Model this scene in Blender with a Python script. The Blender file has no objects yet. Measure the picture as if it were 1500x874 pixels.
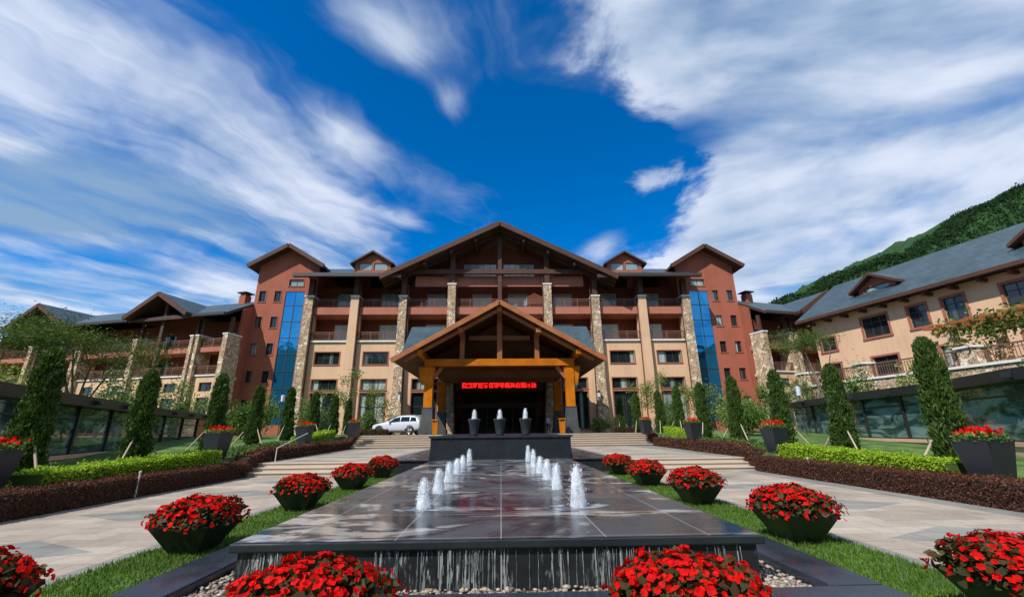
import bpy, bmesh, math, random
import numpy as np
from mathutils import Matrix, Vector
random.seed(7); np.random.seed(7)
R = math.radians
S = bpy.context.scene
COL = S.collection

# ------------------------------------------------------------------ camera
TILT, YAW, ROLL = R(17.3), R(1.6), R(0.6)
fw = Vector((math.sin(YAW)*math.cos(TILT), math.cos(YAW)*math.cos(TILT), math.sin(TILT)))
rt = Vector((math.cos(YAW), -math.sin(YAW), 0)); up = rt.cross(fw)
rr = math.cos(ROLL)*rt - math.sin(ROLL)*up; uu = math.cos(ROLL)*up + math.sin(ROLL)*rt
cam_data = bpy.data.cameras.new('camera'); cam = bpy.data.objects.new('camera', cam_data)
cam_data.sensor_width = 36; cam_data.lens = 625/1500*36
cam_data.clip_start = 0.05; cam_data.clip_end = 6000
m3 = Matrix((rr, uu, -fw)).transposed()
cam.matrix_world = Matrix.Translation((0, 0, 1.55)) @ m3.to_4x4()
COL.objects.link(cam); S.camera = cam

# ------------------------------------------------------------------ light
SUN_AZ, SUN_EL = R(222), R(47)      # azimuth clockwise from +Y (behind the left shoulder)
sd = Vector((math.sin(SUN_AZ)*math.cos(SUN_EL), math.cos(SUN_AZ)*math.cos(SUN_EL), math.sin(SUN_EL)))
sun_data = bpy.data.lights.new('sun', 'SUN'); sun_data.energy = 5.0; sun_data.angle = R(0.5)
sun_data.color = (1.0, 0.93, 0.83)
sun = bpy.data.objects.new('sun', sun_data); sun.rotation_euler = sd.to_track_quat('Z', 'Y').to_euler()
COL.objects.link(sun)
S.view_settings.view_transform = 'Standard'; S.view_settings.look = 'None'
S.view_settings.exposure = 0.12; S.view_settings.gamma = 1.0
S.view_settings.use_curve_mapping = False

# node helpers
class NT:
    def __init__(s, tree): s.t = tree
    def n(s, typ, ins=None, **at):
        d = s.t.nodes.new(typ)
        for k, v in at.items(): setattr(d, k, v)
        for k, v in (ins or {}).items(): s.put(d.inputs[k], v)
        return d
    def put(s, sock, v):
        if isinstance(v, bpy.types.NodeSocket): s.t.links.new(v, sock)
        elif isinstance(v, bpy.types.Node): s.t.links.new(v.outputs[0], sock)
        else:
            if sock.type == 'RGBA' and hasattr(v, '__len__') and len(v) == 3: v = (*v, 1)
            sock.default_value = v
    def m(s, op, a, b=0.0, c=0.0, clamp=False):
        return s.n('ShaderNodeMath', {0: a, 1: b, 2: c}, operation=op, use_clamp=clamp).outputs[0]
    def ramp(s, fac, stops, interp='LINEAR'):
        d = s.n('ShaderNodeValToRGB', {0: fac}); e = d.color_ramp; e.interpolation = interp
        while len(e.elements) < len(stops): e.elements.new(0.5)
        for el, (p, c) in zip(e.elements, stops):
            el.position = p; el.color = (*c, 1) if hasattr(c, '__len__') else (c, c, c, 1)
        return d.outputs[0]
    def mix(s, f, a, b, bt='MIX'):
        d = s.n('ShaderNodeMix', data_type='RGBA', blend_type=bt)
        s.put(d.inputs[0], f); s.put(d.inputs[6], a); s.put(d.inputs[7], b); return d.outputs[2]
    def smooth(s, x, a, b):
        return s.n('ShaderNodeMapRange', {0: x, 1: a, 2: b, 3: 0.0, 4: 1.0}, interpolation_type='SMOOTHSTEP').outputs[0]
    def noise(s, vec, scale, detail=4, rough=0.55, dist=0.0):
        return s.n('ShaderNodeTexNoise', {'Vector': vec, 'Scale': scale, 'Detail': detail, 'Roughness': rough, 'Distortion': dist}).outputs[0]

# ------------------------------------------------------------------ world: sky + streaked clouds
W = bpy.data.worlds.new('World'); S.world = W; W.use_nodes = True
w = NT(W.node_tree); w.t.nodes.clear()
sky = w.n('ShaderNodeTexSky', sky_type='NISHITA', sun_disc=False, sun_elevation=SUN_EL, sun_rotation=SUN_AZ,
          altitude=300, air_density=1.0, dust_density=0.3, ozone_density=2.5)
d = w.n('ShaderNodeTexCoord').outputs['Generated']
sx = w.n('ShaderNodeSeparateXYZ', {0: d})
dx, dy, dz = sx.outputs
zc = w.m('ADD', w.m('MAXIMUM', dz, 0.0), 0.06)
px = w.m('DIVIDE', dx, zc); py = w.m('DIVIDE', dy, zc)
def lin(a, b_): return w.m('ADD', w.m('MULTIPLY', px, a), w.m('MULTIPLY', py, b_))
def lay(x, y, ax, ay, sc, seed, det, rough, dist):
    v = w.n('ShaderNodeCombineXYZ', {0: w.m('MULTIPLY', x, ax), 1: w.m('MULTIPLY', y, ay), 2: seed}).outputs[0]
    return w.noise(v, sc, det, rough, dist)
# wind directions on the cloud deck: the left field streams one way, the right field another
la, lc = lin(.50, .86), lin(.86, -.50)
ra, rc = lin(.83, -.55), lin(.55, .83)
warp = w.m('SUBTRACT', lay(px, py, 1, 1, 1.7, 0.0, 4, .55, 0), 0.5)
lcw = w.m('ADD', lc, w.m('MULTIPLY', warp, .55))
streak = w.m('ADD', w.m('MULTIPLY', lay(lcw, la, 1.0, .20, 3.9, 3.1, 6, .54, .25), .55), w.m('MULTIPLY', lay(px, py, .8, .8, 2.0, 5.7, 5, .52, .6), .45))
puff = w.m('ADD', w.m('MULTIPLY', lay(rc, ra, 1.0, .55, 2.3, 8.3, 6, .52, .7), .62), w.m('MULTIPLY', lay(px, py, 1.0, 1.0, 1.5, 11.9, 3, .45, .3), .38))
left = w.m('MULTIPLY', w.smooth(lcw, -0.92, -1.28), w.smooth(w.m('ADD', px, w.m('MULTIPLY', warp, .35)), -.40, -.66))
left = w.m("MULTIPLY", left, .95)
pxr = w.m('ADD', px, w.m('MULTIPLY', w.m('SUBTRACT', lay(px, py, 1, 1, 2.6, 31.0, 6, .58, .4), 0.5), 1.3))
right = w.m('MULTIPLY', w.smooth(w.m('SUBTRACT', pxr, w.m('MULTIPLY', py, .50)), -0.30, 0.04), 1.28)
field = w.m('MAXIMUM', left, right)
# small loose clouds inside the clear lane
def puffball(cx, cy, rx, ry, amp):
    a = w.m('DIVIDE', w.m('SUBTRACT', px, cx), rx); b_ = w.m('DIVIDE', w.m('SUBTRACT', py, cy), ry)
    return w.m('MULTIPLY', w.m('EXPONENT', w.m('MULTIPLY', w.m('ADD', w.m('MULTIPLY', a, a), w.m('MULTIPLY', b_, b_)), -1.0)), amp)
loose = None
for q in ((-.50, 1.20, .12, .16, .55), (-.25, .83, .10, .09, .62), (-.34, .74, .10, .08, .45), (-.145, 1.02, .04, .08, .42), (.50, 1.98, .08, .22, .55), (-.41, 1.67, .08, .10, .42)):
    g = puffball(*q); loose = g if loose is None else w.m('ADD', loose, g)
hole = w.m('ADD', puffball(.56, 1.20, .16, .13, .55), puffball(-1.9, 1.95, .5, .14, .30))
rsel = w.smooth(px, -.1, .2)
nn = w.m('ADD', w.m('MULTIPLY', streak, w.m('SUBTRACT', 1.0, rsel)), w.m('MULTIPLY', puff, rsel))
nn = w.m('ADD', w.m('MULTIPLY', w.m('SUBTRACT', nn, .5), 2.3), .5)
val = w.m('SUBTRACT', w.m('ADD', w.m('ADD', nn, w.m('MULTIPLY', field, 0.64)), loose), w.m('ADD', hole, .36))
dens = w.m('MULTIPLY', w.smooth(val, 0.22, 1.06), 0.93)
shade = w.m('ADD', w.m('MULTIPLY', lay(px, py, 1, 1, 2.0, 21.0, 6, .52, .3), .55), w.m('MULTIPLY', nn, .45))
ccol = w.mix(w.smooth(w.m('SUBTRACT', shade, puffball(-1.66, 1.50, .46, .24, .75)), 0.28, 0.66), (2.5, 3.9, 5.8), (7.3, 7.9, 9.2))
skyc = w.n('ShaderNodeHueSaturation', {'Saturation': 1.55, 'Value': 1.38, 'Color': sky}).outputs[0]
skyc = w.mix(1.0, skyc, w.mix(w.smooth(dz, .0, .28), (.75, .85, .95), (0.20, 0.98, 1.12)), 'MULTIPLY')
full = w.mix(dens, skyc, ccol)
bg = w.n('ShaderNodeBackground', {'Color': full, 'Strength': 0.10})
w.n('ShaderNodeOutputWorld', {'Surface': bg})

# ------------------------------------------------------------------ materials
MATS = {}
def mat(name, base=(.5, .5, .5), rough=.6, metal=0.0, spec=.5):
    m = bpy.data.materials.new(name); m.use_nodes = True
    t = NT(m.node_tree); b = m.node_tree.nodes['Principled BSDF']
    t.put(b.inputs['Base Color'], base); b.inputs['Roughness'].default_value = rough
    b.inputs['Metallic'].default_value = metal; b.inputs['Specular IOR Level'].default_value = spec
    MATS[name] = m; return m, t, b
def oc(t): return t.n('ShaderNodeTexCoord').outputs['Object']
def bump(t, b, h, st=.3, dist=.02):
    t.put(b.inputs['Normal'], t.n('ShaderNodeBump', {'Strength': st, 'Distance': dist, 'Height': h}).outputs[0])
def scl(t, v, s): return t.n('ShaderNodeMapping', {'Vector': v, 'Scale': s}).outputs[0]
def stucco(name, c, var=.18, rough=.85):
    m, t, b = mat(name, c, rough, spec=.2); o = oc(t)
    a = t.noise(o, .35, 5, .6); f = t.noise(scl(t, o, (1, 1, .18)), 1.1, 5, .65)
    dr = t.noise(scl(t, o, (3.2, 3.2, .10)), 1.6, 5, .7)
    k = t.ramp(t.m('ADD', t.m('ADD', t.m('MULTIPLY', a, .42), t.m('MULTIPLY', f, .30)), t.m('MULTIPLY', dr, .28)), [(.32, 1-var*1.7), (.5, 1.0), (.68, 1+var*.6)])
    t.put(b.inputs['Base Color'], t.mix(1.0, c, k, 'MULTIPLY'))
    bump(t, b, t.noise(o, 14, 4, .7), .35, .02); return m
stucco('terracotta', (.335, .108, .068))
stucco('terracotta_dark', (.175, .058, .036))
stucco('rose_band', (.40, .15, .105))
stucco('beige_stucco', (.62, .415, .265), .14)
stucco('trim_rose', (.33, .12, .085), .1)
stucco('white_stone', (.72, .70, .66), .1, .6)
def cobble(name, sc=2.4, warm=1.0):
    m, t, b = mat(name, rough=.85, spec=.25); o = oc(t)
    o2 = t.n('ShaderNodeVectorMath', {0: o, 1: t.n('ShaderNodeTexNoise', {'Vector': o, 'Scale': 3.0}).outputs[1]}, operation='ADD').outputs[0]
    v = t.n('ShaderNodeTexVoronoi', {'Vector': scl(t, o2, (1, 1, 1.45)), 'Scale': sc})
    e = t.n('ShaderNodeTexVoronoi', {'Vector': scl(t, o2, (1, 1, 1.45)), 'Scale': sc}, feature='DISTANCE_TO_EDGE')
    sp = t.n('ShaderNodeSeparateColor', {0: v.outputs['Color']}).outputs[0]
    c = t.ramp(sp, [(0, (.36, .24, .14)), (.3, (.60, .45, .29)), (.55, (.48, .35, .235)), (.8, (.70, .55, .38)), (1, (.80, .70, .55))])
    n = t.ramp(t.noise(o, 9, 5, .65), [(.3, .72), (.7, 1.15)])
    c = t.mix(1.0, c, n, 'MULTIPLY')
    ed = t.smooth(e.outputs['Distance'], .015, .075)
    t.put(b.inputs['Base Color'], t.mix(ed, (.20, .15, .105), c))
    bump(t, b, t.m('ADD', ed, t.m('MULTIPLY', t.noise(o, 12, 4), .4)), .8, .05)
cobble('cobble_stone', 2.2)
def slate(name, c):
    m, t, b = mat(name, rough=.5, spec=.45); o = oc(t)
    br = t.n('ShaderNodeTexBrick', {'Vector': o, 'Scale': 1.0, 'Color1': (.8, .8, .8), 'Color2': (1.15, 1.15, 1.15), 'Mortar': (.55, .55, .55),
             'Mortar Size': .02, 'Brick Width': .5, 'Row Height': .3, 'Bias': 0.0})
    n = t.ramp(t.noise(o, .6, 5, .6), [(.3, .8), (.7, 1.2)])
    t.put(b.inputs['Base Color'], t.mix(1.0, t.mix(1.0, c, br.outputs[0], 'MULTIPLY'), n, 'MULTIPLY'))
    bump(t, b, br.outputs[1], -.3, .02)
slate('roof_slate', (.046, .078, .095))
def wood(name, c1, c2, rough=.55, sc=(6, 6, .6)):
    m, t, b = mat(name, rough=rough, spec=.35); o = oc(t)
    n = t.noise(scl(t, o, sc), 2.0, 6, .65, .6)
    n2 = t.noise(o, .8, 3)
    c = t.mix(n, c1, c2)
    t.put(b.inputs['Base Color'], t.mix(1.0, c, t.ramp(n2, [(.3, .75), (.7, 1.15)]), 'MULTIPLY'))
    bump(t, b, n, .25, .01)
wood('wood_orange', (.30, .075, .003), (.70, .225, .007))
MATS['wood_orange'].node_tree.nodes['Principled BSDF'].inputs['Specular IOR Level'].default_value = .12
wood('wood_orange_beam', (.26, .070, .004), (.62, .19, .009), sc=(.6, 6, 6))
MATS['wood_orange_beam'].node_tree.nodes['Principled BSDF'].inputs['Specular IOR Level'].default_value = .12
wood('wood_barge', (.20, .064, .020), (.44, .165, .058), sc=(.8, 5, 5))
wood('wood_brown', (.050, .023, .015), (.115, .052, .034), .7)
wood('wood_soffit', (.10, .040, .016), (.24, .105, .042), .65, (6, .5, 6))
wood('wood_rail', (.12, .06, .04), (.22, .12, .085), .6)
wood('stake_wood', (.34, .27, .19), (.50, .42, .32), .8)
def glass(name, base, metal=.0, rough=.04, curtain=True):
    m, t, b = mat(name, base, rough, metal, .8); o = oc(t)
    if curtain:
        oi = t.n('ShaderNodeObjectInfo').outputs['Random']
        x = t.n('ShaderNodeSeparateXYZ', {0: o}).outputs[0]
        v = t.n('ShaderNodeCombineXYZ', {0: t.m('ADD', x, t.m('MULTIPLY', oi, 57.0)), 1: t.m('MULTIPLY', oi, 9.0), 2: 0.0}).outputs[0]
        n = t.noise(v, .75, 1, .3); fold = t.noise(v, 9.0, 2)
        cu = t.mix(t.smooth(n, .52, .60), base, t.mix(fold, (.16, .21, .195), (.50, .58, .55)))
        t.put(b.inputs['Base Color'], cu)
    bump(t, b, t.noise(o, .5, 2), .05, .02)
glass('window_glass', (.012, .02, .022))
glass('door_glass', (.20, .30, .33), curtain=True)  # light base colour paints in reflected sky along with the curtains
glass('gable_glass', (.36, .50, .56), curtain=True)  # pale base colour stands in for sky reflected in the gable windows
glass('blue_glass', (.025, .27, .56), .75, .03, False)
for nd in MATS['blue_glass'].node_tree.nodes:
    if nd.type == 'BUMP': nd.inputs['Strength'].default_value = .5; nd.inputs['Distance'].default_value = .06
glass('teal_glass', (.035, .085, .08), .0, .03, False)
m = MATS['teal_glass']; t = NT(m.node_tree); b = m.node_tree.nodes['Principled BSDF']; o = oc(t)
t.put(b.inputs['Base Color'], t.mix(t.smooth(t.noise(scl(t, o, (.5, .5, 1.6)), .9, 4, .6, .8), .46, .62), (.020, .050, .047), (.15, .25, .235)))  # noise patches paint pale reflections into the glass colour
glass('dark_glass', (.010, .012, .011), .0, .08, False)
mat('frame_dark', (.045, .035, .03), .5)
mat('frame_pale', (.42, .50, .48), .4)
mat('black_metal', (.018, .022, .024), .4, .0, .5)
mat('entrance_dark', (.018, .015, .014), .6)
mat('entrance_frame', (.065, .022, .016), .5)
# grey stone bases of the canopy columns
def granite(name, c, rough, panel=None, var=.35, streak=False):
    m, t, b = mat(name, c, rough, spec=.5); o = oc(t)
    sp = t.noise(o, 60, 3, .7); cl = t.noise(o, 1.3, 5, .6)
    k = t.ramp(t.m('ADD', t.m('MULTIPLY', sp, .4), t.m('MULTIPLY', cl, .6)), [(.3, 1-var), (.7, 1+var)])
    col = t.mix(1.0, c, k, 'MULTIPLY')
    if panel:
        x, y, z = t.n('ShaderNodeSeparateXYZ', {0: o}).outputs
        g = 0.0
        for q, p in zip((x, y, z), panel):
            if p:
                f = t.m('ABSOLUTE', t.m('SUBTRACT', t.m('FRACT', t.m('ADD', t.m('DIVIDE', q, p), .5)), .5))
                ln = t.m('LESS_THAN', f, .006/p)
                g = ln if isinstance(g, float) else t.m('MAXIMUM', g, ln)
        col = t.mix(t.m('MULTIPLY', g, .75), col, (.42, .42, .40))
    t.put(b.inputs['Base Color'], col)
    if streak:
        x, y, z = t.n('ShaderNodeSeparateXYZ', {0: o}).outputs
        q = t.n('ShaderNodeCombineXYZ', {0: t.m('MULTIPLY', x, 1.0), 1: t.m('MULTIPLY', y, 1.0), 2: t.m('MULTIPLY', z, .18)}).outputs[0]
        n1 = t.noise(q, 26, 4, .6); n2 = t.noise(t.n('ShaderNodeCombineXYZ', {0: x, 1: y, 2: 4.0}).outputs[0], 1.5, 3, .6)
        lime = t.m('MULTIPLY', t.smooth(n1, .52, .66), t.smooth(n2, .50, .60))
        t.put(b.inputs['Base Color'], t.mix(t.m('MULTIPLY', lime, .8), col, (.42, .46, .44)))
    r = t.ramp(t.noise(o, 2.2, 5, .65), [(.35, rough*.6), (.65, min(1, rough*1.6))])
    t.put(b.inputs['Roughness'], r)
    bump(t, b, sp, .06, .005)
granite('granite_dark', (.017, .022, .027), .25)
granite('granite_face', (.016, .019, .022), .25, (.62, .62, 0), streak=True)
granite('granite_kerb', (.026, .033, .045), .25, None, .55)
granite('granite_base', (.055, .062, .068), .5)
granite('urn_stone', (.018, .024, .028), .5)
# wet slate deck
m, t, b = mat('wet_slate', (.05, .05, .055), .2, spec=.7); o = oc(t)
x, y, z = t.n('ShaderNodeSeparateXYZ', {0: o}).outputs
blot = t.noise(o, .62, 7, .6, .9); fine = t.noise(o, 3.0, 6, .6)
tile = t.n('ShaderNodeTexBrick', {'Vector': o, 'Scale': 1.0, 'Color1': (.75, .75, .75), 'Color2': (1.25, 1.2, 1.15), 'Mortar': (1.0, 1.0, 1.0), 'Mortar Size': .006, 'Brick Width': 1.1, 'Row Height': 1.35, 'Bias': 0.0})
tile.offset = .0
wetness = t.smooth(blot, .43, .56)
dry = t.mix(fine, (.045, .050, .058), (.10, .105, .11)); wetc = t.mix(fine, (.014, .022, .036), (.030, .042, .060))
cc = t.mix(wetness, dry, wetc)
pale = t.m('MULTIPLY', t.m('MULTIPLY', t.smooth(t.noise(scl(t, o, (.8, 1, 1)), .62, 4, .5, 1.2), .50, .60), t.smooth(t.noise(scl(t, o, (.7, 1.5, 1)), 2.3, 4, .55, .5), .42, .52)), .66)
cc = t.mix(pale, cc, (.48, .48, .46))  # pale patches paint the water film's bright sky reflection into the colour
cc = t.mix(1.0, cc, tile.outputs[0], 'MULTIPLY')
cc = t.mix(t.m('MULTIPLY', tile.outputs[1], .6), cc, (.42, .42, .40))
t.put(b.inputs['Base Color'], cc)
t.put(b.inputs['Roughness'], t.mix(wetness, t.ramp(fine, [(.3, .28), (.7, .42)]), (.15, .15, .15)))
b.inputs['Specular IOR Level'].default_value = .34
bump(t, b, t.noise(scl(t, o, (1, .6, 1)), 5.0, 4, .5), .10, .02)
# light stone paving with grey diamonds
m, t, b = mat('paving_stone', rough=.7, spec=.3); o = oc(t)
x, y, z = t.n('ShaderNodeSeparateXYZ', {0: o}).outputs
br = t.n('ShaderNodeTexBrick', {'Vector': o, 'Scale': 1.0, 'Color1': (.345, .29, .23), 'Color2': (.455, .39, .315), 'Mortar': (.20, .17, .135), 'Mortar Size': .007, 'Brick Width': .9, 'Row Height': .45, 'Bias': -.1})
br.offset = .5
n1 = t.mix(1.0, t.ramp(t.noise(o, .55, 8, .7), [(.3, .70), (.62, 1.10)]), t.ramp(t.noise(o, 14, 4, .7), [(.3, .88), (.6, 1.04)]), 'MULTIPLY')
ax = t.m('ABSOLUTE', t.m('SUBTRACT', t.m('ABSOLUTE', x), 7.2))
ay = t.m('ABSOLUTE', t.m('SUBTRACT', t.m('MULTIPLY', t.m('FRACT', t.m('DIVIDE', t.m('ADD', y, .6), 3.0)), 3.0), 1.5))
ind = t.m('LESS_THAN', t.m('ADD', t.m('DIVIDE', ax, 1.5), t.m('DIVIDE', ay, .75)), 1.0)
edge = t.m('GREATER_THAN', ax, 2.05)
grey = t.mix(1.0, br.outputs[0], (.62, .72, .80), 'MULTIPLY')
c = t.mix(t.m('MAXIMUM', ind, edge), br.outputs[0], grey)
t.put(b.inputs['Base Color'], t.mix(1.0, c, n1, 'MULTIPLY'))
t.put(b.inputs['Roughness'], t.ramp(t.noise(o, 3, 4), [(.3, .5), (.7, .8)]))
m, t, b = mat('step_stone', rough=.65, spec=.3); o = oc(t)
t.put(b.inputs['Base Color'], t.mix(t.noise(scl(t, o, (.4, 2, 3)), 2.2, 6, .65), (.36, .29, .215), (.60, .53, .44)))
m, t, b = mat('bed_soil', rough=.95); o = oc(t)
t.put(b.inputs['Base Color'], t.mix(t.smooth(t.noise(o, .9, 6, .65), .42, .6), (.040, .085, .016), (.10, .19, .03)))
bump(t, b, t.noise(o, 25, 4, .7), .8, .03)
m, t, b = mat('earth', (.10, .11, .06), .95); o = oc(t)
t.put(b.inputs['Base Color'], t.mix(t.noise(o, .05, 6, .6), (.045, .075, .022), (.13, .12, .07)))
m, t, b = mat('asphalt', (.10, .098, .09), .85)
# foliage
def leaf(name, c1, c2, rough=.55, trans=.25):
    m, t, b = mat(name, rough=rough, spec=.25)
    r = t.n('ShaderNodeNewGeometry').outputs['Random Per Island']
    n = t.noise(oc(t), 1.7, 3)
    f = t.m('ADD', t.m('MULTIPLY', r, .65), t.m('MULTIPLY', n, .45))
    c = t.mix(f, c1, c2)
    t.put(b.inputs['Base Color'], c)
    tr = t.n('ShaderNodeBsdfTranslucent', {'Color': t.mix(1.0, c, (1.2, 1.3, .7), 'MULTIPLY')})
    ms = t.n('ShaderNodeMixShader', {0: trans, 1: b.outputs[0], 2: tr.outputs[0]})
    t.put(t.t.nodes['Material Output'].inputs[0], ms.outputs[0]); return m
leaf('leaf_cypress', (.022, .050, .010), (.085, .150, .028))
leaf('leaf_lime', (.16, .30, .012), (.36, .50, .030))
leaf('leaf_maroon', (.045, .022, .012), (.17, .060, .034))
leaf('leaf_shrub', (.030, .075, .014), (.11, .20, .035))
leaf('leaf_pale', (.10, .16, .035), (.25, .31, .085))
leaf('leaf_tree', (.030, .066, .012), (.11, .165, .024))
leaf('leaf_bronze', (.014, .034, .010), (.095, .062, .024))
leaf('grass_blade', (.032, .082, .009), (.115, .205, .018))
leaf('petal_red', (.42, .002, .004), (.85, .012, .008), .6, .3)
MATS['petal_red'].node_tree.nodes['Principled BSDF'].inputs['Specular IOR Level'].default_value = .08
leaf('leaf_forest', (.016, .045, .017), (.036, .078, .027), .9, .45)
mat('core_green', (.016, .034, .009), .9); mat('core_maroon', (.030, .014, .009), .9); mat('core_lime', (.05, .09, .008), .9)
mat('bark', (.16, .12, .085), .9); mat('soil', (.03, .022, .015), .95)
mat('pot_black', (.012, .018, .017), .32, .0, .5); mat('planter_black', (.020, .023, .030), .45)
m, t, b = mat('pebble', rough=.5)
r = t.n('ShaderNodeNewGeometry').outputs['Random Per Island']
t.put(b.inputs['Base Color'], t.ramp(r, [(0, (.08, .07, .06)), (.35, (.22, .18, .14)), (.6, (.36, .31, .25)), (.8, (.20, .11, .07)), (1, (.46, .43, .38))]))
mat('gravel_bed', (.07, .06, .05), .9)
# moving water
m, t, b = mat('jet_water', (.80, .87, .95), .35, spec=.4); o = oc(t)
b.inputs['Transmission Weight'].default_value = .25
b.inputs['Emission Strength'].default_value = 0
n = t.noise(scl(t, o, (1, 1, .25)), 22, 4, .6)
t.put(b.inputs['Alpha'], t.ramp(n, [(.32, .34), (.60, .92)]))
m, t, b = mat('fall_water', (.36, .42, .42), .25); o = oc(t)
t.put(b.inputs['Alpha'], t.ramp(t.noise(scl(t, o, (1, 1, .3)), 30, 3, .6), [(.35, .10), (.65, .8)]))
m, t, b = mat('splash_water', (.55, .68, .80), .10, spec=.6); o = oc(t)
t.put(b.inputs['Alpha'], t.ramp(t.noise(o, 7, 5, .6), [(.42, .0), (.70, .75)]))
m, t, b = mat('car_paint', (.66, .68, .71), .28, .25, .5); b.inputs['Coat Weight'].default_value = .6; b.inputs['Coat Roughness'].default_value = .06
mat('tyre', (.012, .012, .012), .8); mat('alloy', (.5, .51, .53), .3, .8); mat('car_glass', (.010, .013, .016), .05)
mat('lamp_red', (.35, .01, .01), .3); mat('lamp_clear', (.7, .72, .75), .15)
mat('skin', (.45, .27, .19), .6); mat('shirt', (.55, .62, .80), .8); mat('trousers', (.02, .025, .06), .8); mat('hair', (.01, .008, .007), .6)
m, t, b = mat('led_red', (.4, 0, 0), .5); b.inputs['Emission Color'].default_value = (1, .012, .01, 1); b.inputs['Emission Strength'].default_value = 2.2
mat('sign_black', (.012, .008, .010), .4); mat('sign_rim', (.20, .03, .07), .4)
mat('lantern_glass', (.62, .68, .85), .3); mat('white_paint', (.50, .50, .48), .5)
m, t, b = mat('forest', rough=.9, spec=.1); o = oc(t)
v = t.n('ShaderNodeTexVoronoi', {'Vector': o, 'Scale': .11})
t.put(b.inputs['Base Color'], t.mix(t.noise(o, .035, 8, .7), t.mix(t.n('ShaderNodeSeparateColor', {0: v.outputs['Color']}).outputs[0], (.014, .042, .016), (.024, .064, .022)), (.034, .080, .026)))
bump(t, b, t.m('SUBTRACT', 1.0, v.outputs['Distance']), .9, 3.0)
M_ = MATS

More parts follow.
